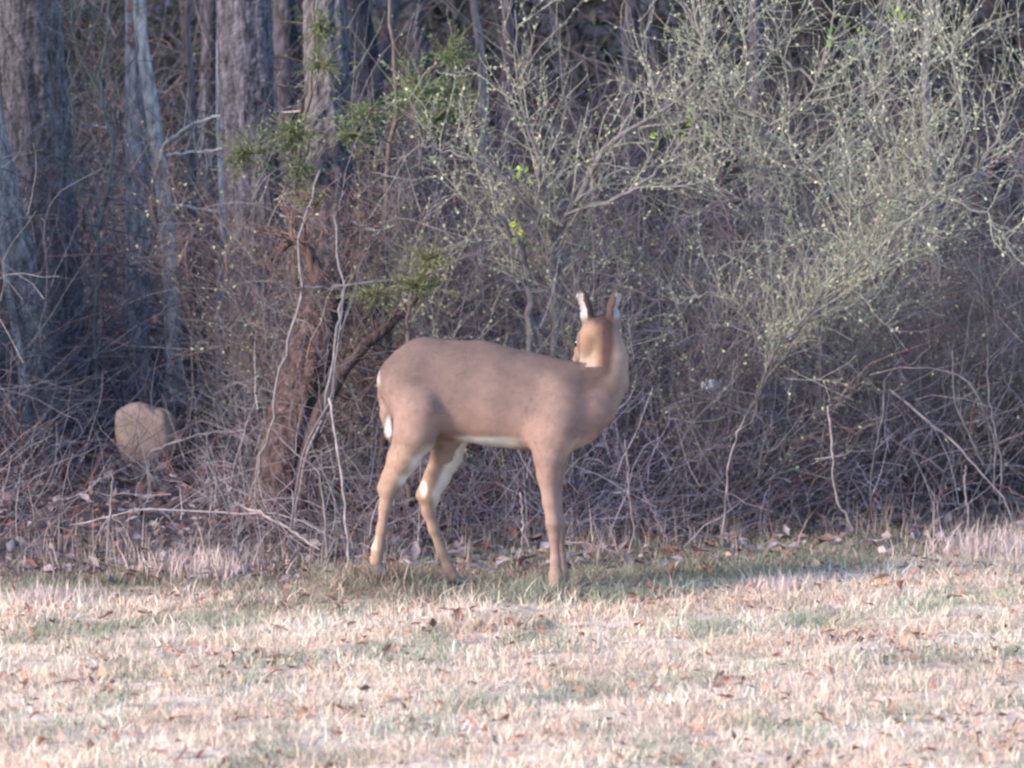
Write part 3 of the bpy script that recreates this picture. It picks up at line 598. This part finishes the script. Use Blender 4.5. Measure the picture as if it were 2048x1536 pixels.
stick('fallen_branch', 'knotted pale branch lying across in front of the dead trunk', 'branch', [(560, 575, 1.6, 8), (640, 575, 1.6, 11), (700, 570, 1.55, 10), (780, 560, 1.5, 6)], (.17, .16, .17), twigs=8)

# ------------------------------------------------------------------ boulder and scrap
def boulder():
    px, Y = 290, 3.1; org = ground_at(px, Y)
    root = empty('boulder', org, 'tan rounded boulder on the bank beneath the slender trunks', 'rock')
    for nm, cx, top, bot, wd, col, dx in (('stone', 292, 772, 945, 122, (.4, .28, .22), 1),):
        nlat, nlon = 40, 64; c = (P(cx, top, Y) + P(cx, bot, Y)) / 2
        hz = W(bot - top, Y) / 2; hx = W(wd, Y) / 2
        th = np.linspace(0, math.pi, nlat); ph = np.arange(nlon) / nlon * 2 * math.pi; T, Ph = np.meshgrid(th, ph, indexing='ij')
        sx, sy, sz = np.sin(T) * np.cos(Ph), np.sin(T) * np.sin(Ph), np.cos(T)
        r = 1 + .08 * fbm(sx * 1.3 + sz, sy * 1.3 - sz, 61 + cx, .5, 3); pw = lambda a_: np.sign(a_) * np.abs(a_) ** .85
        v = np.stack([pw(sx) * r * hx, pw(sy) * r * hx * .9, (np.where(sz > .3, .3 + (sz - .3) * .4, sz) - .05 * np.exp(-((sx - .25) / .22) ** 2) * np.clip(sz * 3, 0, 1) - .06 * sx * np.clip(sz * 3, 0, 1)) * r * hz], -1).reshape(-1, 3) + c
        idx = np.arange(nlat * nlon).reshape(nlat, nlon)
        q = np.stack([idx[:-1], np.roll(idx[:-1], -1, 1), np.roll(idx[1:], -1, 1), idx[1:]], -1).reshape(-1, 4)
        b = Buf(); cc = np.asarray(col) * (1 + .15 * fbm(v[:, 0] * 6, v[:, 2] * 6, 62, 1, 3))[:, None]; b.add(v, q, None, cc); b.build(nm, M_rock, root, org)
boulder()
def scrap():
    org = P(1422, 772, 3.0); nlat, nlon = 9, 14
    g = np.random.default_rng(71); T, Ph = np.meshgrid(np.linspace(.02, math.pi - .02, nlat), np.arange(nlon) / nlon * 6.283, indexing='ij')
    r = 1 + g.normal(0, .22, T.shape); v = np.stack([np.sin(T) * np.cos(Ph) * r * W(20, 3), np.sin(T) * np.sin(Ph) * r * W(14, 3), np.cos(T) * r * W(13, 3)], -1).reshape(-1, 3) + org
    idx = np.arange(nlat * nlon).reshape(nlat, nlon); q = np.stack([idx[:-1], np.roll(idx[:-1], -1, 1), np.roll(idx[1:], -1, 1), idx[1:]], -1).reshape(-1, 4)
    b = Buf(); b.add(v, q, None, (.62, .66, .78)); b.build('litter_scrap', M_plastic, None, org, 'crumpled bluish white scrap caught low in the brush right of the deer', 'litter', sm=False)
scrap()

# ------------------------------------------------------------------ grass
def blades(x, y, H, Wd, lean, col, segs=3, g=None):
    n = len(x); z = ground_z(x, y) - .004; az = g.uniform(0, 6.283, n); face = g.uniform(0, 6.283, n)
    lv = np.stack([np.cos(az), np.sin(az), 0 * az], 1); sv = np.stack([np.cos(face), np.sin(face), 0 * az], 1)
    p = np.stack([x, y, z], 1); vs = []; cs = []
    for i in range(segs + 1):
        t = i / segs; c_ = p + np.array([0, 0, 1.]) * (H * (t - .28 * lean * t * t))[:, None] + lv * (H * lean * (.25 * t + .75 * t * t))[:, None]
        wd = (Wd * (1 - t ** 1.6) * .5)[:, None]
        if i < segs: vs += [c_ - sv * wd, c_ + sv * wd]
        else: vs += [c_]
    m = 2 * segs + 1; v = np.stack(vs, 1).reshape(-1, 3); i = np.arange(n)[:, None] * m
    q = np.concatenate([i + [2 * k, 2 * k + 1, 2 * k + 3, 2 * k + 2] for k in range(segs - 1)]) if segs > 1 else None
    t = i + [2 * segs - 2, 2 * segs - 1, 2 * segs]
    return v, q, t, np.repeat(col, m, 0)
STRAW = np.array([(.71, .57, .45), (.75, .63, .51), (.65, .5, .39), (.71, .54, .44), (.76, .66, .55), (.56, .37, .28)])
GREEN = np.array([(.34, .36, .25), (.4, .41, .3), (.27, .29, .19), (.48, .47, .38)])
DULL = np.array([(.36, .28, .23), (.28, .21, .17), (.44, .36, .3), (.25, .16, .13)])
def grass(n, xr, yr, seed, name, label):
    g = np.random.default_rng(seed); x = g.uniform(*xr, n); y = g.uniform(*yr, n)
    bk = y - bank_y(np.clip(x, -3, 3)) + .2 * fbm(x, y, 15, .8); pl = y - pale_y(np.clip(x, -2.4, 2.4)) + .35 * fbm(x, y, 6, .7)
    clump = fbm(x, y, 16, 2.5, 3)
    dens = np.where(bk > 0, np.exp(-bk * 3.2) * .7, 1) * smooth(-.8, .1, clump + .35)
    k_ = g.uniform(0, 1, n) < dens; x, y, bk, pl, clump = x[k_], y[k_], bk[k_], pl[k_], clump[k_]; n = len(x)
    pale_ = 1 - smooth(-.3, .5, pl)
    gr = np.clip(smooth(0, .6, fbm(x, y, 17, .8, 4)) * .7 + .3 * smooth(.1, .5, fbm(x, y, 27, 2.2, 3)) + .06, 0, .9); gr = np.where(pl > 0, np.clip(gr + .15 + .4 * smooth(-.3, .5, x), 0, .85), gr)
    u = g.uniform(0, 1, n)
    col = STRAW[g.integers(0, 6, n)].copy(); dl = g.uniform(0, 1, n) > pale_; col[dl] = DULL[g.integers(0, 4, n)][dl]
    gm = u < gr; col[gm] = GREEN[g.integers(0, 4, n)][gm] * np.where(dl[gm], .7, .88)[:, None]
    col = np.clip(col * g.uniform(.75, 1.2, (n, 1)) * (1 + .22 * fbm(x, y, 28, .9, 4))[:, None] * (1 + .1 * fbm(x, y, 29, 1.3, 3)[:, None] * [-.3, .2, .6]), .02, .85)
    H = g.uniform(.018, .05, n) * (1 + .5 * clump) * np.where(g.uniform(0, 1, n) < .06, 1.6, 1); big = g.uniform(0, 1, n) < .05; H = np.where(big, H * 1.2 + .01, H); H *= 1 + .95 * np.exp(-(((x + .15) / .5) ** 2 + ((y + .12) / .3) ** 2)); H = np.maximum(H, .018)
    col = np.where((big & ~gm)[:, None], np.clip(col * 1.2, 0, .86), col)
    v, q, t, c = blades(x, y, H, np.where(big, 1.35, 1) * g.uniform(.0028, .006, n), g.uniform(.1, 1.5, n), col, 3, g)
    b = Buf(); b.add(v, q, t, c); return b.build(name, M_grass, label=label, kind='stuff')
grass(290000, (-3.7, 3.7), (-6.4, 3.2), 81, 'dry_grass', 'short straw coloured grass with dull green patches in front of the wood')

def tuft(label, px, Y, n, rx, ry, hr, col):
    org = ground_at(px, Y); g = np.random.default_rng(int(px)); x = org[0] + g.normal(0, rx, n); y = org[1] + g.normal(0, ry, n)
    c = np.asarray(col)[g.integers(0, len(col), n)] * g.uniform(.8, 1.15, (n, 1))
    v, q, t, cc = blades(x, y, g.uniform(*hr, n), g.uniform(.004, .007, n), g.uniform(.05, .8, n), c, 3, g)
    root = empty('grass_tuft', org, label, 'grass'); b = Buf(); b.add(v, q, t, cc); b.build('blades', M_grass, root, org, kind='stuff')
TC = [(.6, .48, .45), (.66, .55, .52), (.5, .38, .35)]
tuft('pale pinkish dry grass tuft at the brush edge left of the deer', 400, .75, 420, .11, .08, (.06, .15), TC)
tuft('pale dry grass tuft at the right end of the brush edge', 1990, 1.5, 420, .13, .12, (.06, .17), TC)
tuft('small straw tuft near the left frame edge', 80, -.3, 200, .09, .08, (.05, .11), TC)
tuft('small straw tuft in the grass ahead of the deer', 1560, .2, 200, .09, .08, (.05, .1), TC)

n = 6000; g = np.random.default_rng(95); x = g.uniform(-2.9, 2.9, n); y = g.uniform(-6.2, 2.6, n)
k_ = (fbm(x, y, 18, .8) + .6 * fbm(x, y, 19, 2.5) + g.normal(0, .3, n) > .25); x = x[k_]; y = y[k_]; n = len(x)
b = Buf(); b.leaves(np.stack([x, y, ground_z(x, y) + g.uniform(.003, .035, n)], 1), g.normal(0, 1, (n, 3)) * [1, 1, .4], g.normal(0, .6, (n, 3)) + [0, 0, 1], g.uniform(.02, .05, n), g.uniform(.012, .03, n), np.array([.34, .19, .15]) * g.uniform(.5, 1.35, (n, 1)), .25)
b.build('leaf_crumbs', M_deadleaf, label='rusty bits of dead leaf caught between the grass blades', kind='stuff')
n = 5200; g = np.random.default_rng(97); x = g.uniform(-3.4, 3.4, n); y = bank_y(np.clip(x, -3, 3)) + g.normal(.0, .3, n)
k_ = fbm(x, y, 23, 1.1, 3) + g.normal(0, .3, n) > -.1; x, y = x[k_], y[k_]; n = len(x)
v, q, t, c = blades(x, y, g.uniform(.06, .26, n) * g.uniform(.5, 1, n), g.uniform(.002, .005, n), g.uniform(.02, .6, n), np.array([.4, .32, .29]) * g.uniform(.45, 1.25, (n, 1)), 3, g)
b = Buf(); b.add(v, q, t, c); b.build('dry_weeds', M_grass, label='thin dry weed stems fringing the edge between grass and brush', kind='stuff')
# fallen leaves lying on the grass: pieces of the ground
def leaf_mesh(seed):
    g = np.random.default_rng(seed); n = 9; L = 1.0; rows = []
    for i in range(n):
        t = i / (n - 1); wd = .32 * math.sin(math.pi * (t * .92 + .04)) * (1 + .28 * math.cos(t * 19)); z = .22 * math.sin(t * 2.6 + seed) + .1 * t
        for s_ in (-1, 0, 1): rows.append([(t - .5) * L, s_ * wd, z + (.16 * abs(s_) * (1 + .4 * math.sin(seed + t * 5)))])
    v = np.array(rows); i = np.arange((n - 1))[:, None] * 3; q = np.concatenate([i + [0, 3, 4, 1], i + [1, 4, 5, 2]])
    col = np.array([(.34, .19, .14), (.4, .25, .19), (.27, .15, .12), (.44, .3, .22)])[seed % 4] * g.uniform(.85, 1.15, (len(v), 1))
    me = make_mesh('fallen_leaf', v, q, None, col); me.materials.append(M_deadleaf); return me
lms = [leaf_mesh(s_) for s_ in range(6)]
g = np.random.default_rng(91); cnt = 0
while cnt < 210:
    x = g.uniform(-2.1, 2.1); y = g.uniform(-5.2, 1.4)
    if y > bank_y(x) - .1 or g.uniform() > .35 + .65 * (fbm(np.array(x), np.array(y), 18, .8) > .05): continue
    o = bpy.data.objects.new('fallen_leaf', lms[g.integers(0, 6)]); COL.objects.link(o); o.parent = ground
    s_ = g.uniform(.03, .06); o.scale = (s_, s_ * g.uniform(.7, 1.2), s_); o.location = (x, y, float(ground_z(x, y)) + g.uniform(.002, .02))
    o.rotation_euler = (g.normal(0, .5), g.normal(0, .5), g.uniform(0, 6.28)); cnt += 1

# ------------------------------------------------------------------ deer (one continuous skin from blended muscle volumes)
def surface_nets(F, o, h):
    S = F < 0; c = np.zeros(np.array(F.shape) - 1, np.int32)
    for i in (0, 1):
        for j in (0, 1):
            for k in (0, 1): c += S[i:F.shape[0] - 1 + i, j:F.shape[1] - 1 + j, k:F.shape[2] - 1 + k]
    act = (c > 0) & (c < 8); ci = np.argwhere(act); ids = -np.ones(act.shape, np.int64); ids[act] = np.arange(len(ci))
    acc = np.zeros((len(ci), 3)); cnt = np.zeros(len(ci))
    cor = [(i, j, k) for i in (0, 1) for j in (0, 1) for k in (0, 1)]
    for a_ in cor:
        for ax_ in range(3):
            if a_[ax_]: continue
            b_ = list(a_); b_[ax_] = 1
            fa = F[ci[:, 0] + a_[0], ci[:, 1] + a_[1], ci[:, 2] + a_[2]]; fb_ = F[ci[:, 0] + b_[0], ci[:, 1] + b_[1], ci[:, 2] + b_[2]]
            m = (fa < 0) != (fb_ < 0); t = np.where(m, fa / np.where(m, fa - fb_, 1), 0)
            p = np.tile(np.array(a_, float), (len(ci), 1)); p[:, ax_] += t
            acc += p * m[:, None]; cnt += m
    V_ = (ci + acc / cnt[:, None]) * h + o; Q = []
    for ax_ in range(3):
        u_, v_ = (ax_ + 1) % 3, (ax_ + 2) % 3
        sl0 = [slice(None)] * 3; sl1 = [slice(None)] * 3; sl0[ax_] = slice(0, -1); sl1[ax_] = slice(1, None)
        A = S[tuple(sl0)]; B = S[tuple(sl1)]; e_ = np.argwhere(A != B)
        e_ = e_[(e_[:, u_] > 0) & (e_[:, v_] > 0) & (e_[:, u_] < F.shape[u_] - 1) & (e_[:, v_] < F.shape[v_] - 1)]
        inside = A[e_[:, 0], e_[:, 1], e_[:, 2]]
        def cell(du, dv):
            g_ = e_.copy(); g_[:, u_] -= du; g_[:, v_] -= dv; return ids[g_[:, 0], g_[:, 1], g_[:, 2]]
        q = np.stack([cell(1, 1), cell(0, 1), cell(0, 0), cell(1, 0)], 1)
        q[~inside] = q[~inside][:, ::-1]; Q.append(q)
    return V_, np.concatenate(Q)

def make_deer():
    h = .005; lo = np.array([-.58, -.2, -.03]); hi = np.array([.5, .3, 1.18]); n = np.ceil((hi - lo) / h).astype(int)
    F = np.full(n, .5, np.float32); axs = [lo[i] + h * np.arange(n[i]) for i in range(3)]
    def sub(mn, mx):
        i0 = np.clip(((mn - lo) / h).astype(int), 0, n - 1); i1 = np.clip(((mx - lo) / h).astype(int) + 2, 1, n)
        sl = tuple(slice(i0[k], i1[k]) for k in range(3)); return sl, np.meshgrid(*[axs[k][sl[k]] for k in range(3)], indexing='ij')
    def smin(sl, d, k):
        f = F[sl]; hh = np.maximum(k - np.abs(f - d), 0) / k; F[sl] = np.minimum(f, d) - hh * hh * k * .25
    def cone(a_, b_, k=.02, ky=1.0, yc=0.0):
        ra, rb = W(a_[3], 0), W(b_[3], 0); A = P(*a_[:3]); B = P(*b_[:3]); rm = max(ra, rb) + k + .012
        sl, (x, y, z) = sub(np.minimum(A, B) - rm, np.maximum(A, B) + rm)
        y = (y - yc) / ky; ay, by = (A[1] - yc) / ky, (B[1] - yc) / ky
        A2 = np.array([A[0], ay, A[2]]); BA = np.array([B[0], by, B[2]]) - A2
        t = np.clip(((x - A2[0]) * BA[0] + (y - A2[1]) * BA[1] + (z - A2[2]) * BA[2]) / BA.dot(BA), 0, 1)
        d = np.sqrt((x - A2[0] - t * BA[0]) ** 2 + (y - A2[1] - t * BA[1]) ** 2 + (z - A2[2] - t * BA[2]) ** 2) - (ra + (rb - ra) * t)
        smin(sl, d * (ky + 1) / 2, k)
    def chain(pts, k=.02, ky=1.0, yc=0.0):
        for i in range(len(pts) - 1): cone(pts[i], pts[i + 1], k, ky, yc)
    # trunk of the body
    chain([(836, 765, 0, 74), (905, 782, 0, 92), (985, 792, 0, 95), (1060, 806, 0, 90), (1124, 812, 0, 84), (1176, 800, 0, 58)], .035, .70)
    chain([(800, 762, 0, 36), (850, 724, 0, 40), (960, 730, 0, 36), (1060, 757, 0, 36), (1140, 768, 0, 38)], .05, .8)
    chain([(1120, 850, 0, 50), (1164, 842, 0, 40)], .04, .8)
    chain([(1182, 795, 0, 56), (1211, 758, 0, 43), (1222, 715, -.01, 30), (1219, 672, -.015, 22)], .035, .85)
    # haunches and thighs
    for yy, y2 in ((-.055, -.085), (.055, .085)):
        far = yy > 0
        chain([(818, 770, yy, 52), (836, 815, yy * 1.2, 50)], .05, .75, yy)
        if not far: chain([(838, 820, y2 * .9, 52), (830, 868, y2, 42), (806, 918, y2, 30), (786, 958, y2, 22), (777, 980, y2, 16), (770, 1015, y2, 11.2), (763, 1060, y2, 9.3), (756, 1098, y2, 10.8), (752, 1122, y2 - .005, 13)], .022)
        else: chain([(850, 810, y2 * .8, 50), (898, 868, y2, 40), (893, 910, y2, 31), (874, 955, y2, 24), (858, 992, y2, 18.9), (857, 1022, y2, 13.4), (868, 1060, y2, 9.8), (884, 1105, y2, 9.3), (898, 1138, y2, 10.3), (905, 1152, y2, 13)], .018)
        # point of the hock
        if not far: chain([(790, 930, y2, 12), (765, 976, y2, 11)], .015)
        else: chain([(868, 940, y2, 12), (842, 990, y2, 11)], .015)
    # shoulders and front legs
    for yy, off, dy in ((-.075, 0, 0), (.075, 14, -6)):
        chain([(1120, 800, yy, 44), (1106, 860, yy * 1.05, 44), (1098 + off * .6, 915, yy * 1.05, 30)], .04, .75, yy)
        chain([(1098 + off * .6, 915, yy, 29), (1097 + off * .6, 950, yy, 22.5), (1101 + off * .5, 1005, yy, 15), (1107 + off * .6, 1048, yy, 14.5), (1109 + off * .7, 1072, yy, 10.5), (1111 + off * .8, 1120, yy, 9.5), (1112 + off * .8, 1150 + dy, yy, 13), (1111 + off * .9, 1172 + dy, yy - .01, 13)], .018)
    # neck to head (turned away to the wood, chin down)
    S0 = (1199, 657, 0, 26); N0 = (1159, 719, .13, 14)
    chain([S0, (1181, 680, .03, 26), (1169, 703, .08, 18), N0], .02)
    chain([(1217, 690, -.015, 25), (1208, 660, -.005, 25)], .02)
    chain([(1182, 668, -.01, 20), (1172, 714, .03, 15)], .02)       # cheek and jaw
    # tail hanging against the rump
    chain([(782, 752, 0, 15), (772, 790, -.005, 15), (774, 830, -.012, 13), (780, 868, -.016, 9), (783, 884, -.016, 4)], .012, .9)
    # ears: cupped, swivelled back towards the viewer
    ears = []
    for base, tip, od, wd in ((P(1179, 650, 0), P(1160, 580, -.02), (-.78, -.62, 0), .031), (P(1222, 648, 0), P(1236, 580, -.02), (.85, -.52, 0), .031)):
        ax_ = unit(tip - base); o_ = np.array(od, float); o_ = unit(o_ - ax_ * o_.dot(ax_)); w_ = np.cross(ax_, o_); ctr = (base + tip) / 2; L = np.linalg.norm(tip - base) / 2 * 1.06
        sl, (x, y, z) = sub(ctr - .12, ctr + .12); p = np.stack([x, y, z], -1) - ctr
        l = np.stack([p @ ax_, p @ w_, p @ o_], -1)
        def ell(l, r):
            r = np.asarray(r); k0 = np.linalg.norm(l / r, axis=-1); k1 = np.linalg.norm(l / r ** 2, axis=-1) + 1e-6; return k0 * (k0 - 1) / k1
        d = np.maximum(ell(l, (L, wd, .026)), -ell(l - [.004, 0, .021], (L * .9, wd * .78, .026)))
        smin(sl, d, .008); chain([(1179, 655, 0, 13) if od[0] < 0 else (1224, 655, 0, 13), (1174, 634, -.004, 12) if od[0] < 0 else (1228, 634, -.004, 12)], .012)
        ears.append((ctr, ax_, o_, w_, L))
    v, q = surface_nets(F, lo, h)
    # relax
    ed = np.concatenate([q[:, [0, 1]], q[:, [1, 2]], q[:, [2, 3]], q[:, [3, 0]]])
    for it in range(4):
        s_ = np.zeros_like(v); c_ = np.zeros(len(v)); np.add.at(s_, ed[:, 0], v[ed[:, 1]]); np.add.at(c_, ed[:, 0], 1)
        v = v * .5 + .5 * s_ / np.maximum(c_, 1)[:, None]
    fn = np.cross(v[q[:, 2]] - v[q[:, 0]], v[q[:, 3]] - v[q[:, 1]]); nr = np.zeros_like(v)
    for k in range(4): np.add.at(nr, q[:, k], fn)
    nr /= np.linalg.norm(nr, axis=1, keepdims=True) + 1e-9
    # coat colours: markings, with some light and shade painted in
    x, y, z = v.T; px = 1024 + x / (y + 25) * FPX; py = 768 - ((z - 2.6) / (y + 25) + PITCH) * FPX
    def mixc(c, col, m): return c * (1 - m[:, None]) + np.asarray(col) * m[:, None]
    def seg(pts):
        best = np.full(len(px), 1e9)
        for (x0, y0), (x1, y1) in zip(pts[:-1], pts[1:]):
            t = np.clip(((px - x0) * (x1 - x0) + (py - y0) * (y1 - y0)) / ((x1 - x0) ** 2 + (y1 - y0) ** 2), 0, 1)
            best = np.minimum(best, np.hypot(px - x0 - t * (x1 - x0), py - y0 - t * (y1 - y0)))
        return best
    COAT, BACK, WARM, LEG, WHITE = (.215, .144, .124), (.135, .094, .083), (.265, .174, .147), (.275, .182, .138), (.66, .61, .55)
    c = np.tile(np.array(COAT), (len(v), 1))
    c = mixc(c, BACK, smooth(825, 705, py) * smooth(1200, 1150, px)); c = mixc(c, WARM, smooth(800, 870, py))
    c = mixc(c, LEG, smooth(860, 930, py) * (px < 960)); c = mixc(c, (.25, .165, .14), smooth(900, 960, py) * (px > 960))
    c = mixc(c, (.28, .2, .165), smooth(1215, 1250, px) * smooth(640, 700, py))  # paler neck front: rim light painted into the coat
    c = mixc(c, WHITE, smooth(-.5, -.8, nr[:, 2]) * smooth(900, 930, px) * smooth(1060, 1010, px) * smooth(870, 880, py) * (py < 935))
    c = mixc(c, (.5, .38, .3), .5 * smooth(-.1, -.6, nr[:, 2]) * smooth(1115, 1150, px) * smooth(865, 890, py) * smooth(930, 915, py))
    farl = (y > .03)
    ln = np.interp(py, [860, 900, 950, 990, 1030], [905, 898, 880, 862, 866])
    c = mixc(c, WHITE, farl * smooth(ln - 4, ln + 8, px) * smooth(868, 885, py) * smooth(1040, 1000, py) * (px < 945) * .7)
    c = mixc(c, WHITE, (~farl) * smooth(.15, .7, nr[:, 0]) * smooth(885, 905, py) * smooth(985, 965, py) * (px < 880) * .8)
    c = mixc(c, WHITE, farl * .8 * smooth(15, 5, np.hypot((px - 847) / .7, (py - 982) / 1.5))); c = mixc(c, (.2, .09, .05), farl * .6 * smooth(10, 2, np.hypot(px - 844, py - 1008)))
    c = mixc(c, (.55, .42, .3), smooth(1060, 1090, py) * smooth(1110, 1095, py) * (px < 770) * smooth(755, 748, px))  # paler left edge on the near hind shank
    c = mixc(c, WHITE, smooth(-.86, -.99, nr[:, 0]) * smooth(732, 745, py) * smooth(780, 760, py) * (px < 772) * .6)
    c = mixc(c, (.86, .86, .86), smooth(8, 4, np.hypot((px - 778), (py - 855) / 3.4)) * (px < 800))
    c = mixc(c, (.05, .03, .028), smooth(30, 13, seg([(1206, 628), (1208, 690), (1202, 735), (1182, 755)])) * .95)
    c = mixc(c, (.09, .062, .058), smooth(52, 5, np.hypot((px - 1178) / 1.5, py - 765)) * .8)  # dark end of the nape, with shade under the jaw painted in
    face = (px < 1206) & (px > 1138) & (y > -.085) & (nr[:, 2] < .8) & ((px > 1160) | (y > .02)) & (py > 640) & (py < 735) & (y > -.085)
    c = mixc(c, (.24, .15, .105), face * smooth(1214, 1180, px) * smooth(640, 660, py)); c = mixc(c, (.3, .215, .165), face * smooth(690, 728, py) * smooth(1204, 1176, px))
    for ctr, ax_, o_, w_, L in ears:
        p = v - ctr; l = np.stack([p @ ax_, p @ w_, p @ o_], -1); inr = (np.abs(l[:, 0]) < L * 1.02) & (np.abs(l[:, 1]) < .04) & (np.abs(l[:, 2]) < .035)
        ins = inr & ((nr @ o_) > .25) & (np.abs(l[:, 1]) < .019)
        c = mixc(c, (.075, .048, .045), inr * smooth(-.7 * L, -.3 * L, l[:, 0]) * 1.0); c = mixc(c, (.38, .35, .36), ins * smooth(-.75 * L, -.2 * L, l[:, 0]) * smooth(.9 * L, .7 * L, l[:, 0]) * 1.0)
    c = c * (1 + .09 * fbm(px / 60, py / 60, 77, .6, 3) + .022 * fbm((px + py) / 11, (py - px) / 37, 78, .6, 3))[:, None]
    c = mixc(c, (.13, .09, .08), .4 * smooth(44, 8, np.hypot((px - 882) / 1.1, (py - 772) / 1.6))); c = mixc(c, (.15, .1, .09), .3 * smooth(40, 6, np.hypot(px - 1150, (py - 860) / .8)))  # shading of the flank hollow and shoulder painted into the coat
    c = np.clip(c, .01, .9)
    org = np.array([.1, 0, float(ground_z(.1, 0))])
    root = empty('deer', org, 'brown white-tailed doe standing at the wood edge, head turned away', 'deer')
    body = link('body', make_mesh('body', v - org, q, None, c), M_fur, root)
    # short coat hair
    a_, b_, c_ = v[q[:, 0]], v[q[:, 1]], v[q[:, 2]]; g = np.random.default_rng(5)
    m = 75000; f = g.integers(0, len(q), m); uu = g.uniform(0, 1, (m, 2))
    pp = (v[q[f, 0]] * (1 - uu[:, :1]) + v[q[f, 1]] * uu[:, :1]) * (1 - uu[:, 1:]) + (v[q[f, 3]] * (1 - uu[:, :1]) + v[q[f, 2]] * uu[:, :1]) * uu[:, 1:]
    nn = nr[q[f, 0]]; cc = c[q[f, 0]] * g.uniform(.9, 1.12, (m, 1))
    fx = 1024 + pp[:, 0] / (pp[:, 1] + 25) * FPX; fy = 768 - ((pp[:, 2] - 2.6) / (pp[:, 1] + 25) + PITCH) * FPX
    flow = np.stack([np.where(fy > 880, .1, -.8), 0 * fx, np.full(m, -.75)], 1); flow[(fy < 700) & (fx > 1140)] = [0, -.2, -.8]
    flow -= nn * (flow * nn).sum(1, keepdims=True); flow = unit_rows(flow) + nn * g.uniform(.08, .3, (m, 1)) + g.normal(0, .15, (m, 3)); flow = unit_rows(flow)
    Lh = g.uniform(.007, .016, m)[:, None] * np.where((fy > 950) | ((fy < 735) & (fx > 1140)), .6, 1)[:, None]
    sd_ = unit_rows(np.cross(flow, nn)) * .0008
    hv = np.stack([pp - sd_ - nn * .001, pp + sd_ - nn * .001, pp + flow * Lh], 1).reshape(-1, 3) - org
    hm = make_mesh('fur', hv, None, np.arange(m * 3).reshape(-1, 3), np.repeat(np.clip(cc, .01, .9), 3, 0)); hm.normals_split_custom_set_from_vertices(np.repeat(nn, 3, 0).tolist())
    hair = link('fur', hm, M_fur, root); hair['kind'] = 'stuff'
    # eye, nose, hooves
    def ball(nm, p, r, col, mt, sq=(1, 1, 1)):
        T, Ph = np.meshgrid(np.linspace(0, math.pi, 9), np.arange(14) / 14 * 6.283, indexing='ij')
        vv = np.stack([np.sin(T) * np.cos(Ph), np.sin(T) * np.sin(Ph), np.cos(T)], -1).reshape(-1, 3) * r * np.array(sq) + p
        idx = np.arange(9 * 14).reshape(9, 14); qq = np.stack([idx[:-1], np.roll(idx[:-1], -1, 1), np.roll(idx[1:], -1, 1), idx[1:]], -1).reshape(-1, 4)
        b = Buf(); b.add(vv, qq, None, col); b.build(nm, mt, root, org)
    ball('eye', P(1155, 686, .045), .0145, (.012, .009, .008), M_eye); ball('eye', P(1200, 692, .095), .0145, (.012, .009, .008), M_eye)
    ball('nose', P(1156, 722, .152), .017, (.02, .017, .017), M_eye, (1.2, 1, .8))
    for (hx, hpy, yy) in ((751, 1122, -.09), (907, 1152, .085), (1110, 1172, -.088), (1123, 1166, .062)):
        t_ = P(hx, hpy, yy); gz = float(ground_z(t_[0], t_[1] - .02)); b = Buf()
        for s_ in (-1, 1):      # two toes
            ring = []; 
            for k, (f_, r_) in enumerate(((0, .8), (.35, 1.0), (.7, 1.15), (1, 1.2))):
                cz = t_[2] * (1 - f_) + (gz + .002) * f_; cx = t_[0] + .022 * f_; cy = t_[1] + s_ * .011
                an = np.arange(8) / 8 * 6.283; ring.append(np.stack([cx + np.cos(an) * .020 * r_ * np.where(np.cos(an) > 0, 1.35, .8), cy + np.sin(an) * .0105 * r_, np.full(8, cz)], 1))
            idx = np.arange(32).reshape(4, 8); qq = np.stack([idx[:-1], np.roll(idx[:-1], -1, 1), np.roll(idx[1:], -1, 1), idx[1:]], -1).reshape(-1, 4)
            b.add(np.concatenate(ring), np.vstack([qq, [[24, 25, 26, 27], [24, 27, 28, 31], [28, 29, 30, 31]]]), None, (.11, .09, .08))
        b.build('hoof', M_hoof, root, org)
def unit_rows(a_): return a_ / (np.linalg.norm(a_, axis=1, keepdims=True) + 1e-9)
make_deer()
